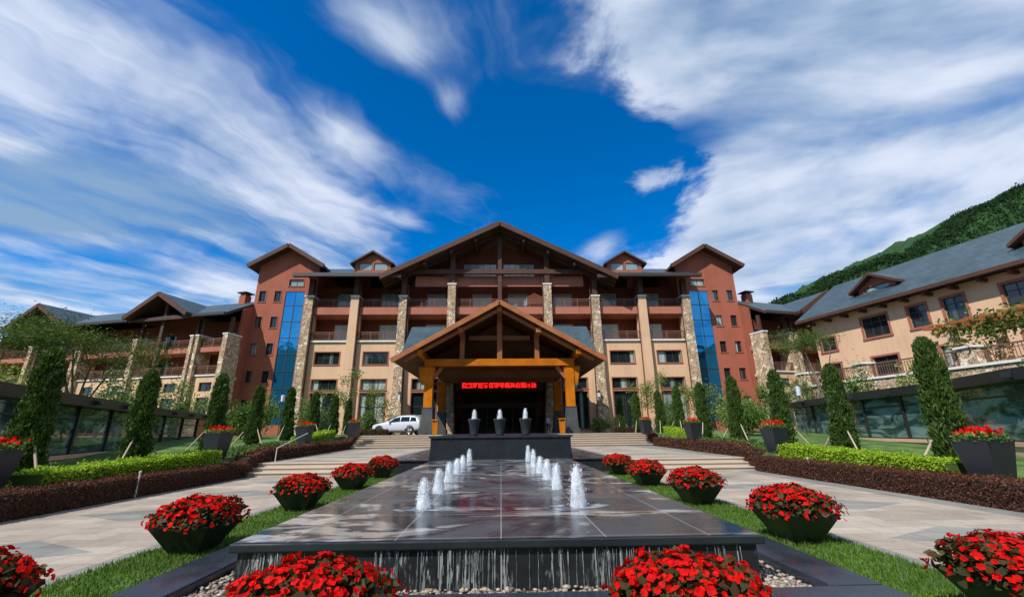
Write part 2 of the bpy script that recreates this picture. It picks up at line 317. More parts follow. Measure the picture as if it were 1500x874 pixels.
# ------------------------------------------------------------------ mesh builder
class MB:
    def __init__(s): s.v = []; s.f = []; s.mi = []
    def quad(s, *p, mi=0):
        k = len(s.v); s.v += [tuple(q) for q in p]; s.f.append(tuple(range(k, k+len(p)))); s.mi.append(mi)
    def idx(s, vs, fs, mi=0):
        k = len(s.v); s.v += [tuple(q) for q in vs]
        for f in fs: s.f.append(tuple(k+i for i in f)); s.mi.append(mi)
    def box(s, x0, x1, y0, y1, z0, z1, mi=0):
        x0, x1 = min(x0, x1), max(x0, x1)
        vs = [(x, y, z) for x in (x0, x1) for y in (y0, y1) for z in (z0, z1)]
        s.idx(vs, [(0, 1, 3, 2), (4, 6, 7, 5), (0, 4, 5, 1), (2, 3, 7, 6), (0, 2, 6, 4), (1, 5, 7, 3)], mi)
    def frus(s, cx, cy, z0, z1, w0, d0, w1, d1, mi=0, cap=True):
        vs = [(cx+sx*w0/2, cy+sy*d0/2, z0) for sx, sy in ((-1, -1), (1, -1), (1, 1), (-1, 1))] + \
             [(cx+sx*w1/2, cy+sy*d1/2, z1) for sx, sy in ((-1, -1), (1, -1), (1, 1), (-1, 1))]
        fs = [(0, 1, 5, 4), (1, 2, 6, 5), (2, 3, 7, 6), (3, 0, 4, 7), (3, 2, 1, 0)]
        if cap: fs.append((4, 5, 6, 7))
        s.idx(vs, fs, mi)
    def ext(s, poly, a, b, axis='y', mi=0, mis=None):
        n = len(poly)
        P = (lambda q, h: (q[0], h, q[1])) if axis == 'y' else ((lambda q, h: (h, q[0], q[1])) if axis == 'x' else (lambda q, h: (q[0], q[1], h)))
        k = len(s.v); s.v += [P(q, a) for q in poly] + [P(q, b) for q in poly]
        for i in range(n):
            j = (i+1) % n; s.f.append((k+i, k+j, k+n+j, k+n+i)); s.mi.append(mis[i] if mis else mi)
        s.f.append(tuple(k+i for i in range(n))[::-1]); s.f.append(tuple(k+n+i for i in range(n))); s.mi += [mi, mi]
    def beam(s, p, q, wd, ht, mi=0, upv=(0, 0, 1)):
        p, q = Vector(p), Vector(q); dd = (q-p).normalized(); u = Vector(upv)
        if abs(dd.dot(u)) > .98: u = Vector((0, 1, 0))
        a = dd.cross(u).normalized()*wd/2; c = a.cross(dd).normalized()*ht/2
        vs = [p-a-c, p+a-c, p+a+c, p-a+c, q-a-c, q+a-c, q+a+c, q-a+c]
        s.idx(vs, [(0, 1, 2, 3), (7, 6, 5, 4), (0, 4, 5, 1), (1, 5, 6, 2), (2, 6, 7, 3), (3, 7, 4, 0)], mi)
    def tube(s, p, q, r0, r1, n=8, mi=0, cap=True):
        p, q = Vector(p), Vector(q); dd = (q-p).normalized(); u = Vector((0, 0, 1)) if abs(dd.z) < .95 else Vector((1, 0, 0))
        a = dd.cross(u).normalized(); c = a.cross(dd)
        vs = []
        for o_, r in ((p, r0), (q, r1)):
            for i in range(n):
                th = 2*math.pi*i/n; vs.append(o_+a*math.cos(th)*r+c*math.sin(th)*r)
        fs = [(i, (i+1) % n, n+(i+1) % n, n+i) for i in range(n)]
        if cap: fs += [tuple(range(n))[::-1], tuple(range(n, 2*n))]
        s.idx(vs, fs, mi)
    def lathe(s, prof, c=(0, 0, 0), n=24, mi=0, axis='z', wob=None):
        vs = []
        for j, (r, h) in enumerate(prof):
            for i in range(n):
                th = 2*math.pi*i/n; q = r*(wob(j, i) if wob else 1)
                a, b_ = q*math.cos(th), q*math.sin(th)
                vs.append((c[0]+a, c[1]+b_, c[2]+h) if axis == 'z' else (c[0]+a, c[1]+h, c[2]+b_))
        fs = [(j*n+i, j*n+(i+1) % n, (j+1)*n+(i+1) % n, (j+1)*n+i) for j in range(len(prof)-1) for i in range(n)]
        s.idx(vs, fs, mi)
    def wall(s, x0, x1, z0, z1, holes, y, depth=.2, mi=0, rmi=None):
        """front face at y with openings, each with reveals running back by depth"""
        xs = sorted({x0, x1, *[h[0] for h in holes], *[h[1] for h in holes]}); zs = sorted({z0, z1, *[h[2] for h in holes], *[h[3] for h in holes]})
        xs = [q for q in xs if x0 <= q <= x1]; zs = [q for q in zs if z0 <= q <= z1]
        for i in range(len(zs)-1):
            run = None
            for j in range(len(xs)):
                solid = j < len(xs)-1 and not any(h[0] < (xs[j]+xs[j+1])/2 < h[1] and h[2] < (zs[i]+zs[i+1])/2 < h[3] for h in holes)
                if solid and run is None: run = xs[j]
                if not solid and run is not None:
                    s.quad((run, y, zs[i]), (xs[j], y, zs[i]), (xs[j], y, zs[i+1]), (run, y, zs[i+1]), mi=mi); run = None
        for a, b_, c, d_ in holes:
            k = mi if rmi is None else rmi; Y = y+depth
            s.quad((a, y, c), (a, Y, c), (a, Y, d_), (a, y, d_), mi=k); s.quad((b_, y, c), (b_, y, d_), (b_, Y, d_), (b_, Y, c), mi=k)
            s.quad((a, y, d_), (a, Y, d_), (b_, Y, d_), (b_, y, d_), mi=k); s.quad((a, y, c), (b_, y, c), (b_, Y, c), (a, Y, c), mi=k)
    def build(s, name, mats, parent=None, smooth=False, recalc=True, mirror=False):
        me = bpy.data.meshes.new(name)
        vs = [(-a, b_, c) for a, b_, c in s.v] if mirror else s.v
        me.from_pydata(vs, [], s.f)
        for q in (mats if isinstance(mats, (list, tuple)) else [mats]): me.materials.append(M_[q])
        me.polygons.foreach_set('material_index', s.mi)
        if recalc:
            bm = bmesh.new(); bm.from_mesh(me); bmesh.ops.recalc_face_normals(bm, faces=bm.faces); bm.to_mesh(me); bm.free()
        if smooth: me.polygons.foreach_set('use_smooth', [True]*len(me.polygons))
        me.update()
        o_ = bpy.data.objects.new(name, me); COL.objects.link(o_)
        if parent: o_.parent = parent
        return o_
def tag(o_, label=None, cat=None, group=None, kind=None):
    for k, v in (('label', label), ('category', cat), ('group', group), ('kind', kind)):
        if v: o_[k] = v
    return o_
def thing(name, label, cat, loc=(0, 0, 0), rz=0.0, group=None):
    o_ = bpy.data.objects.new(name, None); o_.empty_display_size = .3; o_.location = loc; o_.rotation_euler = (0, 0, rz)
    COL.objects.link(o_); return tag(o_, label, cat, group)
def copy_tree(o_, parent=None):
    c = o_.copy(); COL.objects.link(c); c.parent = parent
    for ch in list(o_.children): copy_tree(ch, c)
    return c
def struct(o_): o_['kind'] = 'structure'; return o_

# leaf clouds as one numpy mesh (diamond shaped leaves)
def unit(n):
    v = np.random.normal(size=(n, 3)); return v/np.linalg.norm(v, axis=1, keepdims=True)
def leaves(name, P, size, mats, parent=None, aspect=.55, dirs=None, mi=None, flat=0.0):
    n = len(P); P = np.asarray(P, float)
    a = unit(n) if dirs is None else dirs/np.linalg.norm(dirs, axis=1, keepdims=True)
    if flat: a[:, 2] *= (1-flat); a /= np.linalg.norm(a, axis=1, keepdims=True)
    r = unit(n)
    if flat: r[:, 2] *= (1-flat)
    b_ = np.cross(a, r); b_ /= (np.linalg.norm(b_, axis=1, keepdims=True)+1e-9)
    sz = (size*(.6+.8*np.random.rand(n)))[:, None]
    V = np.empty((n, 4, 3))
    V[:, 0] = P-a*sz*.5; V[:, 1] = P+b_*sz*aspect*.5; V[:, 2] = P+a*sz*.5; V[:, 3] = P-b_*sz*aspect*.5
    return mesh_np(name, V.reshape(-1, 3), np.arange(n*4), 4, mats, parent, mi)
def mesh_np(name, V, loops, k, mats, parent=None, mi=None):
    me = bpy.data.meshes.new(name); nf = len(loops)//k
    me.vertices.add(len(V)); me.vertices.foreach_set('co', np.asarray(V, np.float32).ravel())
    me.loops.add(len(loops)); me.loops.foreach_set('vertex_index', np.asarray(loops, np.int32))
    me.polygons.add(nf); me.polygons.foreach_set('loop_start', np.arange(0, nf*k, k, dtype=np.int32))
    me.polygons.foreach_set('loop_total', np.full(nf, k, np.int32))
    for q in (mats if isinstance(mats, (list, tuple)) else [mats]): me.materials.append(M_[q])
    if mi is not None: me.polygons.foreach_set('material_index', np.asarray(mi, np.int32))
    me.update(); me.validate()
    o_ = bpy.data.objects.new(name, me); COL.objects.link(o_)
    if parent: o_.parent = parent
    return o_

def zbed(y): return min(1.42, max(.12, .33+.042*(y-9.8)))

# ================================================================== GROUND
b = MB(); b.quad((-3000, -3000, -.10), (3000, -3000, -.10), (3000, 3000, -.10), (-3000, 3000, -.10))
struct(b.build('ground', 'earth', recalc=False))
b = MB()
for sx in (-1, 1):
    xs = sorted((sx*4.85, sx*11.0)); b.quad((xs[0], 1.5, 0), (xs[1], 1.5, 0), (xs[1], 17.7, 0), (xs[0], 17.7, 0))
b.quad((-30, -40, 0), (30, -40, 0), (30, 1.5, 0), (-30, 1.5, 0))
struct(b.build('path', 'paving_stone', recalc=False))
# lower flight (3 risers) and the middle terrace, upper flight (6 risers), forecourt
b = MB()
for sx in (-1, 1):
    for k in range(3): b.box(sx*4.5, sx*10.4, 17.73+.38*k, 19.2, .15*k+(0 if k == 0 else .002), .15*(k+1)-.042, 0); b.box(sx*4.5, sx*10.4, 17.69+.38*k, 19.2, .15*(k+1)-.04, .15*(k+1), 0)
struct(b.build('steps', 'step_stone'))
b = MB()
for sx in (-1, 1):
    for k in range(6): b.box(sx*4.55, sx*12.2, 33.04+.4*k, 36.2, .452+.15*k, .45+.15*(k+1)-.047, 0); b.box(sx*4.55, sx*12.2, 32.97+.4*k, 36.2, .45+.15*(k+1)-.045, .45+.15*(k+1), 0)
struct(b.build('steps', 'step_stone'))
b = MB()
for sx in (-1, 1):
    xs = sorted((sx*4.5, sx*12.2)); b.quad((xs[0], 18.85, .454), (xs[1], 18.85, .454), (xs[1], 33.1, .454), (xs[0], 33.1, .454))
struct(b.build('terrace', 'paving_stone', recalc=False))
b = MB(); b.box(-40, 40, 35.6, 62, .2, 1.352)
struct(b.build('forecourt', 'asphalt'))
# sloping planting beds on both sides
b = MB()
ys = [-2, 4, 7, 9.8, 14, 18, 22, 26, 30, 33, 36, 44, 60]
for sx in (-1, 1):
    for y0, y1 in zip(ys, ys[1:]):
        xa0 = 9.9 if y0 < 18 else 10.2+max(0, y0-22)*.12; xa1 = 9.9 if y1 < 18 else 10.2+max(0, y1-22)*.12
        xi0, xi1 = xa0+.3, xa1+.3
        g0 = 0 if y0 < 18 else .45; g1 = 0 if y1 < 18 else .45
        b.quad((sx*xa0, y0, min(g0+.06, zbed(y0))), (sx*xi0, y0, zbed(y0)), (sx*xi1, y1, zbed(y1)), (sx*xa1, y1, min(g1+.06, zbed(y1))))
        b.quad((sx*xi0, y0, zbed(y0)), (sx*40, y0, zbed(y0)), (sx*40, y1, zbed(y1)), (sx*xi1, y1, zbed(y1)))
struct(b.build('planting_bed', 'bed_soil'))
b = MB()
for sx in (-1, 1):
    xs = sorted((sx*3.6, sx*4.86)); b.quad((xs[0], 1.5, .02), (xs[1], 1.5, .02), (xs[1], 17.8, .02), (xs[0], 17.8, .02))
b.quad((-3.6, 1.5, .02), (3.6, 1.5, .02), (3.6, 4.2, .02), (-3.6, 4.2, .02))
struct(b.build('lawn', 'bed_soil', recalc=False))
# grass blades
n = 52000
gx = np.where(np.random.rand(n) < .5, -1, 1)*np.random.uniform(3.63, 4.88, n); gy = 2.5+15.2*np.random.rand(n)**1.7
h = np.random.uniform(.022, .062, n)*np.clip(1.25-gy*.02, .8, 1.3); an = np.random.rand(n)*6.283
wv = np.stack([np.cos(an), np.sin(an), 0*an], 1)*(.0045+.0004*gy)[:, None]
base = np.stack([gx, gy, np.full(n, .02)], 1); tip = base+np.stack([np.random.normal(0, .022, n), np.random.normal(0, .022, n), h], 1)
V = np.stack([base-wv, base+wv, tip], 1).reshape(-1, 3)
tag(mesh_np('grass', V, np.arange(3*n), 3, 'grass_blade'), kind='stuff')

# forested mountain, behind and to the right
nx, ny = 150, 46; hx = np.linspace(60, 1150, nx); hy = np.linspace(330, 760, ny)
prof_x = [60, 200, 283, 321, 369, 423, 486, 523, 579, 700, 900, 1150]; prof_z = [20, 78, 122, 136, 158, 170, 206, 226, 252, 300, 340, 330]
X, Y = np.meshgrid(hx, hy); ridge = np.interp(X, prof_x, prof_z)
t_ = (Y-330)/430; Z = ridge*(np.sin(np.clip(t_/.17, 0, 1)*math.pi/2)*.0+np.clip(t_/.163, 0, 1)**.8)
Z = np.where(t_ > .163, ridge*(1+.02*(t_-.163)), Z)
Z += (np.sin(X*.11+1.3*np.sin(Y*.05))*2.2+np.sin(X*.043+Y*.07)*3.2+np.random.normal(0, 1.5, X.shape))*np.clip(t_/.1, 0, 1)
V = np.stack([X, Y, Z], -1).reshape(-1, 3)
q = [(j*nx+i, j*nx+i+1, (j+1)*nx+i+1, (j+1)*nx+i) for j in range(ny-1) for i in range(nx-1)]
hl = mesh_np('hills', V, np.array(q).ravel(), 4, 'forest'); hl.data.polygons.foreach_set('use_smooth', [True]*len(hl.data.polygons)); struct(hl)
# the wood on it: many crowns over the slope
n = 42000
cx = np.random.uniform(120, 760, n); cy = np.random.uniform(335, 430, n)
tt = (cy-330)/430; rz = np.interp(cx, prof_x, prof_z); cz = np.where(tt > .163, rz*(1+.02*(tt-.163)), rz*np.clip(tt/.163, 0, 1)**.8)
cz = cz+(np.sin(cx*.11+1.3*np.sin(cy*.05))*2.2+np.sin(cx*.043+cy*.07)*3.2)*np.clip(tt/.1, 0, 1)
P = np.stack([cx, cy, cz], 1)
P = np.repeat(P, 3, 0)+np.random.normal(0, 1.0, (n*3, 3))*np.array([1.6, 1.6, 1.2])+np.array([0, 0, 1.0])
tag(leaves('forest_canopy', P, 2.1, 'leaf_forest', aspect=.9), kind='stuff')

# unseen wooded slope added behind the camera to darken what the glass mirrors
b = MB(); rs = random.Random(2); pts = [(-260+20*i, 27+i*.35+5*math.sin(i*.9)+rs.uniform(-3, 3)) for i in range(27)]
b.ext([(-260, -1)]+pts+[(260, -1)], -78, -74, 'y'); struct(b.build('opposite_slope', 'forest'))
n = 16000; P = np.stack([np.random.uniform(-250, 250, n), np.random.uniform(-76, -66, n), np.random.rand(n)*34], 1); P[:, 2] += 4*np.sin(P[:, 0]*.045)+np.random.normal(0, 1.5, n)
tag(leaves('opposite_wood', P, 2.4, 'leaf_cypress', None, .8), kind='stuff')

# ================================================================== HOTEL
def window(par, x0, x1, z0, z1, y, nx=2, nz=1, fm='frame_dark', pm='window_glass', fr=.07, mir=False, tr=None, transom=None):
    b = MB(); dep = .08
    b.box(x0, x0+fr, y-dep, y, z0, z1); b.box(x1-fr, x1, y-dep, y, z0, z1)
    b.box(x0+fr, x1-fr, y-dep, y, z0, z0+fr); b.box(x0+fr, x1-fr, y-dep, y, z1-fr, z1)
    for i in range(1, nx):
        c = x0+(x1-x0)*i/nx; b.box(c-fr*.4, c+fr*.4, y-dep*.8, y, z0+fr, z1-fr)
    for i in range(1, nz):
        c = z0+(z1-z0)*i/nz; b.box(x0+fr, x1-fr, y-dep*.7, y, c-fr*.4, c+fr*.4)
    if transom: b.box(x0+fr, x1-fr, y-dep*.75, y, transom-fr*.45, transom+fr*.45)
    f = b.build('window', fm, par, mirror=mir)
    g = MB(); g.box(x0+.02, x1-.02, y-.03, y-.002, z0+.02, z1-.02); g.build('pane', pm, f, mirror=mir)
    return f
def trim_part(par, hh, y, wd, th, mir=False):
    b = MB(); trim(b, *hh, y, wd, th); b.build('trim', 'trim_rose', par, mirror=mir)
def trim(b, x0, x1, z0, z1, y, wd=.12, th=.05, mi=0):
    b.box(x0-wd, x0, y-th, y+.02, z0, z1); b.box(x1, x1+wd, y-th, y+.02, z0, z1)
    b.box(x0-wd, x1+wd, y-th, y+.02, z1, z1+wd); b.box(x0-wd*1.2, x1+wd*1.2, y-th*1.8, y+.02, z0-wd, z0)
def railing(par, x0, x1, z, y, h=1.05, mir=False, step=.16):
    b = MB(); b.box(x0, x1, y-.045, y+.045, z+h-.08, z+h); b.box(x0, x1, y-.025, y+.025, z+.1, z+.15); b.box(x0, x1, y-.02, y+.02, z+h*.72, z+h*.72+.04)
    k = max(2, int((x1-x0)/step))
    for i in range(1, k):
        c = x0+(x1-x0)*i/k; b.box(c-.014, c+.014, y-.014, y+.014, z+.15, z+h-.08)
    for i in range(0, int((x1-x0)/1.6)+1):
        c = x0+.05+i*(x1-x0-.1)/max(1, int((x1-x0)/1.6)); b.box(c-.05, c+.05, y-.05, y+.05, z, z+h-.08)
    b.build('railing', 'wood_rail', par, mirror=mir)
def gable_roof(b, cx, hw, zeave, zapex, y0, y1, th=.4, top=0, under=1):
    """chevron roof running along y; slate on top, timber below and in front"""
    poly = [(cx-hw, zeave), (cx, zapex), (cx+hw, zeave), (cx+hw, zeave-th), (cx, zapex-th*1.15), (cx-hw, zeave-th)]
    b.ext(poly, y0, y1, 'y', under, [top, top, under, under, under, under])
def dormer(par, cx, hw, z0, zeave, zapex, y0, y1, mir=False, nwin=2, wh=1.0):
    b = MB()
    ww = (hw*2-.7)/nwin; holes = [(cx-hw+.35+ww*i+.12, cx-hw+.35+ww*(i+1)-.12, zeave-wh-.02, zeave-.02) for i in range(nwin)]
    b.wall(cx-hw, cx+hw, z0, zeave, holes, y0, .15)
    b.quad((cx-hw, y0, zeave), (cx+hw, y0, zeave), (cx, y0, zapex-.25))
    b.quad((cx-hw, y0, z0), (cx-hw, y0, zeave), (cx-hw, y1, zeave), (cx-hw, y1, z0)); b.quad((cx+hw, y0, z0), (cx+hw, y1, z0), (cx+hw, y1, zeave), (cx+hw, y0, zeave))
    dm = b.build('dormer', 'terracotta', par, mirror=mir)
    r = MB(); gable_roof(r, cx, hw+.5, zeave-.18, zapex, y0-.6, y1, .22); r.build('dormer_roof', ['roof_slate', 'wood_brown'], dm, mirror=mir)
    for hh in holes: 
        f = window(dm, *hh, y0+.14, 1, 1, 'frame_dark', 'door_glass', .06, mir)
def chimney(par, cx, cy, z0, z1, wd, mir=False):
    b = MB(); b.box(cx-wd/2, cx+wd/2, cy-wd/2, cy+wd/2, z0, z1-.5); b.build('chimney', 'terracotta', par, mirror=mir)
    b = MB(); b.box(cx-wd*.42, cx+wd*.42, cy-wd*.42, cy+wd*.42, z1-.5, z1-.2); b.frus(cx, cy, z1-.2, z1-.08, wd*1.5, wd*1.5, wd*1.5, wd*1.5); b.frus(cx, cy, z1-.08, z1+.1, wd*1.4, wd*1.4, .2, .2)
    b.build('chimney_cap', 'frame_dark', par, mirror=mir)

# ---- central block
H = thing('hotel_building', 'central hotel block with wide timber gable, stone pillars and two rows of balconies', 'building', (-.1, 50, 0))
PX = [-23.1, -17.6, -11.8, -5.9, 0, 5.9, 11.8, 17.6, 23.1]
b = MB(); hs = []
for c in (8.8, 14.7, 20.4):
    for sx in (-1, 1):
        a0, a1 = sx*c-1.45, sx*c+1.45
        hs += [(a0, a1, 9.25, 10.7), (a0, a1, 6.3, 7.5), (a0, a1, 1.8, 5.95)]
hs += [(-6.0, 6.0, 1.36, 8.2)]
b.wall(-23.4, 23.4, 1.2, 11.9, hs, .62, .3)
b.box(-23.4, 23.4, .64+.02, 3.2, 11.6, 11.9)
b.build('wall', 'beige_stucco', H)
for a0, a1, z0, z1 in hs[:-1]:
    big = z1-z0 > 3
    f = window(H, a0, a1, z0, z1, .9, 3 if not big else 2, 1, 'frame_dark', 'window_glass', .07, transom=(4.4 if big else None)); trim_part(f, (a0, a1, z0, z1), .62, .10, .05)
b = MB(); b.box(-23.4, 23.4, .42, .66, 11.9, 12.08); b.build('ledge', 'white_stone', H)
b = MB(); b.box(-23.2, 23.2, .5, 3.3, 15.3, 16.2); b.build('balcony_band', 'rose_band', H)
b = MB(); dh = []
for i in range(8):
    x0, x1 = PX[i], PX[i+1]; c = (x0+x1)/2; c += -.65 if c > 0 else .65
    dh += [(c-1.25, c+1.25, 12.1, 14.65), (c-1.25, c+1.25, 16.25, 18.75)]
gh = [(-4.85, -.4, 20.9, 23.0), (.4, 4.65, 20.9, 23.0), (-7.4, -5.6, 20.9, 21.9), (5.6, 7.4, 20.9, 21.9)]
b.wall(-23.4, 23.4, 12.0, 19.6, dh, 3.2, .2)
b.wall(-11.6, 11.6, 19.6, 20.6, [], 3.2, .2); b.wall(-9.6, 9.6, 20.6, 23.2, gh, 3.2, .2)
b.quad((-11.6, 3.2, 20.6), (-9.6, 3.2, 20.6), (-9.6, 3.2, 21.4)); b.quad((11.6, 3.2, 20.6), (9.6, 3.2, 21.4), (9.6, 3.2, 20.6))
b.quad((-9.6, 3.2, 21.4), (-9.6, 3.2, 21.4), (-5.7, 3.2, 23.2)) if False else None
b.quad((-9.0, 3.2, 23.2), (9.0, 3.2, 23.2), (0, 3.2, 25.6))
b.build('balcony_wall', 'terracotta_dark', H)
for k, hh in enumerate(dh): window(H, *hh, 3.38, 2, 1, 'frame_pale', 'door_glass', .08, transom=hh[3]-.4)
for hh in gh: window(H, *hh, 3.36, 5 if hh[1]-hh[0] > 3 else 2, 2, 'frame_dark', 'gable_glass', .08)
b = MB(); b.box(-10.6, 10.6, .9, 1.1, 19.0, 20.38)
b.build('gable_panel', 'rose_band', H)
for i, x in enumerate(PX):
    if x == 0: continue
    top = 19.1 if abs(x) < 6 else 17.55
    st = 'beige_stucco' if abs(abs(x)-17.6) < .1 else 'cobble_stone'
    b = MB(); w1 = .95; w0 = 1.05 if st == 'beige_stucco' else 1.5
    b.frus(x, .75, 1.2, 7.0, w0, 1.9, w1+.05, 1.65); b.frus(x, .75, 7.0, top-.15, w1+.05, 1.65, w1, 1.55)
    c = b.build('column', st, H)
    b = MB(); b.box(x-w1/2-.08, x+w1/2+.08, -.1, 1.6, top-.15, top); b.build('column_cap', 'white_stone', c)
    b = MB(); b.tube((x+(.62 if x < 0 else -.62), .35, 1.4), (x+(.55 if x < 0 else -.55), .35, top+1.5), .06, .06, 8); b.build('drainpipe', 'wood_brown', c)
for x in PX[1:-1]:
    for z0, z1 in ((12.1, 15.3), (16.2, 19.4)):
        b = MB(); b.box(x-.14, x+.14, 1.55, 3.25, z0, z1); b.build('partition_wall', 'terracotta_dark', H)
for i in range(8):
    x0, x1 = PX[i]+(.5 if PX[i] else .25), PX[i+1]-(.5 if PX[i+1] else .25)
    railing(H, x0, x1, 16.2, .62); railing(H, x0, x1, 12.08, .55)
for x, z0, z1 in [(0, 16.2, 25.6), (-5.9, 19.1, 23.0), (5.9, 19.1, 23.0), (-11.8, 17.55, 20.3), (11.8, 17.55, 20.3), (-17.6, 17.55, 19.75), (17.6, 17.55, 19.75), (-23.1, 17.55, 19.75), (23.1, 17.55, 19.75)]:
    b = MB(); ww = .3 if x else .24; b.box(x-ww, x+ww, .15, .15+2*ww, z0, z1); b.build('post', 'wood_brown', H)
b = MB(); b.box(-11.6, 11.6, .02, .48, 20.4, 20.98); b.build('tie_beam', 'wood_brown', H)
# roofs
for sx in (-1, 1):
    b = MB(); poly = [(-1.5, 19.75), (8.2, 24.2), (18, 19.75), (18, 19.4), (8.2, 23.75), (-1.5, 19.35)]
    b.ext(poly, min(sx*11.9, sx*24.6), max(sx*11.9, sx*24.6), 'x', 1, [0, 0, 1, 1, 1, 1]); b.build('roof', ['roof_slate', 'wood_brown'], H)
    b = MB(); b.box(min(sx*13.2, sx*24.7), max(sx*13.2, sx*24.7), -1.72, -1.5, 19.45, 19.85); b.build('gutter', 'frame_dark', H)
b = MB(); gable_roof(b, 0, 14.37, 19.58, 26.77, -1.6, 9.5, .5); b.build('gable_roof', ['roof_slate', 'wood_brown'], H)
for sx in (-1, 1):
    for k, (dy, hh) in enumerate(((-1.72, .62), (-.7, .4), (.3, .45))):
        x0, x1 = sx*14.37, 0; zz0, zz1 = 19.58-.25-.12*k*2, 26.77-.28-.12*k*2
        b = MB(); b.beam((x0, dy, zz0), (x1, dy, zz1), .24, hh); b.build('rafter' if k else 'barge_board', 'wood_brown', H)
    for q in (3.0, 6.0, 9.2, 12.2):
        b = MB(); b.box(sx*q-.16, sx*q+.16, -1.4, 3.1, 26.77-.5*q-1.15, 26.77-.5*q-.75); b.build('purlin', 'wood_brown', H)
b = MB(); b.box(-23.3, 23.3, 3.45, 17, 1.2, 19.3); b.build('rear_wall', 'terracotta', H)
for sx in (-1, 1): dormer(H, sx*16.2, 2.25, 20.5, 22.35, 23.9, 1.3, 8)
# entrance inside the porch
b = MB(); b.box(-6.0, 6.0, 1.9, 2.0, 1.35, 8.25)
for x in (-6.0, 6.0): b.box(x-.02, x+.02, .64, 1.9, 1.36, 8.2)
b.box(-6, 6, .64, 1.9, 8.16, 8.2); b.build('entrance_wall', 'entrance_dark', H)
for x in (-5.9, -4.3, -2.9, -1.5, 0, 1.5, 2.9, 4.3, 5.9):
    b = MB(); b.box(x-.07, x+.07, 1.72, 1.9, 1.36, 4.3); b.build('door_post', 'entrance_frame', H)
for q in ((-6, 6, 1.66, 1.9, 4.25, 4.75), (-6, 6, 1.74, 1.9, 6.1, 6.3)):
    b = MB(); b.box(*q); b.build('door_lintel', 'entrance_frame', H)
b = MB(); b.box(-5.9, 5.9, 1.84, 1.89, 1.36, 4.3); b.box(-5.9, 5.9, 1.84, 1.89, 4.8, 6.1); b.build('entrance_glass', 'dark_glass', H)

# ---- stair towers
def tower(root, mir):
    hs = [(0.0, 1.8, 19.45, 20.35), (-.25, 2.15, 2.5, 18.75)]
    sm = [(x-.4, x+.4, z, z+1.4) for x in (-3.1, -1.2) for z in (17.4, 14.05, 10.7, 7.35, 4.0)]
    b = MB(); b.wall(-4.0, 3.6, 1.2, 22.2, hs+sm, 0, .25)
    b.quad((-4.0, 0, 22.2), (3.6, 0, 22.2), (-.2, 0, 24.6))
    b.quad((-4, 0, 1.2), (-4, 0, 22.2), (-4, 13, 22.2), (-4, 13, 1.2)); b.quad((3.6, 0, 1.2), (3.6, 13, 1.2), (3.6, 13, 22.2), (3.6, 0, 22.2))
    b.build('wall', 'terracotta', root, mirror=mir)
    for hh in sm: trim_part(window(root, *hh, .22, 2, 1, 'frame_dark', 'window_glass', .06, mir), hh, 0, .1, .04, mir)
    trim_part(window(root, *hs[0], .22, 2, 1, 'frame_dark', 'door_glass', .06, mir), hs[0], 0, .1, .04, mir)
    g = MB(); g.box(-.25, 2.15, .1, .2, 2.5, 18.75); gw = g.build('stair_glazing', 'blue_glass', root, mirror=mir)
    f = MB(); f.box(.92, .98, .05, .1, 2.5, 18.75)
    for k in range(9): f.box(-.25, 2.15, .05, .1, 2.5+k*2.05, 2.56+k*2.05)
    f.build('mullion', 'frame_dark', gw, mirror=mir)
    b = MB(); gable_roof(b, -.2, 4.75, 21.95, 24.85, -1.1, 13, .32); b.build('roof', ['roof_slate', 'wood_brown'], root, mirror=mir)
    b = MB()
    for sx in (-1, 1): b.beam((-.2+sx*4.78, -1.2, 21.75), (-.2, -1.2, 24.65), .16, .5)
    b.build('barge_board', 'wood_brown', root, mirror=mir)
    b = MB(); b.box(-4.75, -4.0, 3.0, 9, 20.3, 20.7); b.build('side_eave', 'frame_dark', root, mirror=mir)
tower(thing('stair_tower', 'red brown gabled stair tower left of the central block, with a lit blue glass strip', 'tower', (-26.9, 52, 0)), False)
tower(thing('stair_tower', 'red brown gabled stair tower right of the central block, with a deep blue glass strip', 'tower', (26.6, 52, 0)), True)

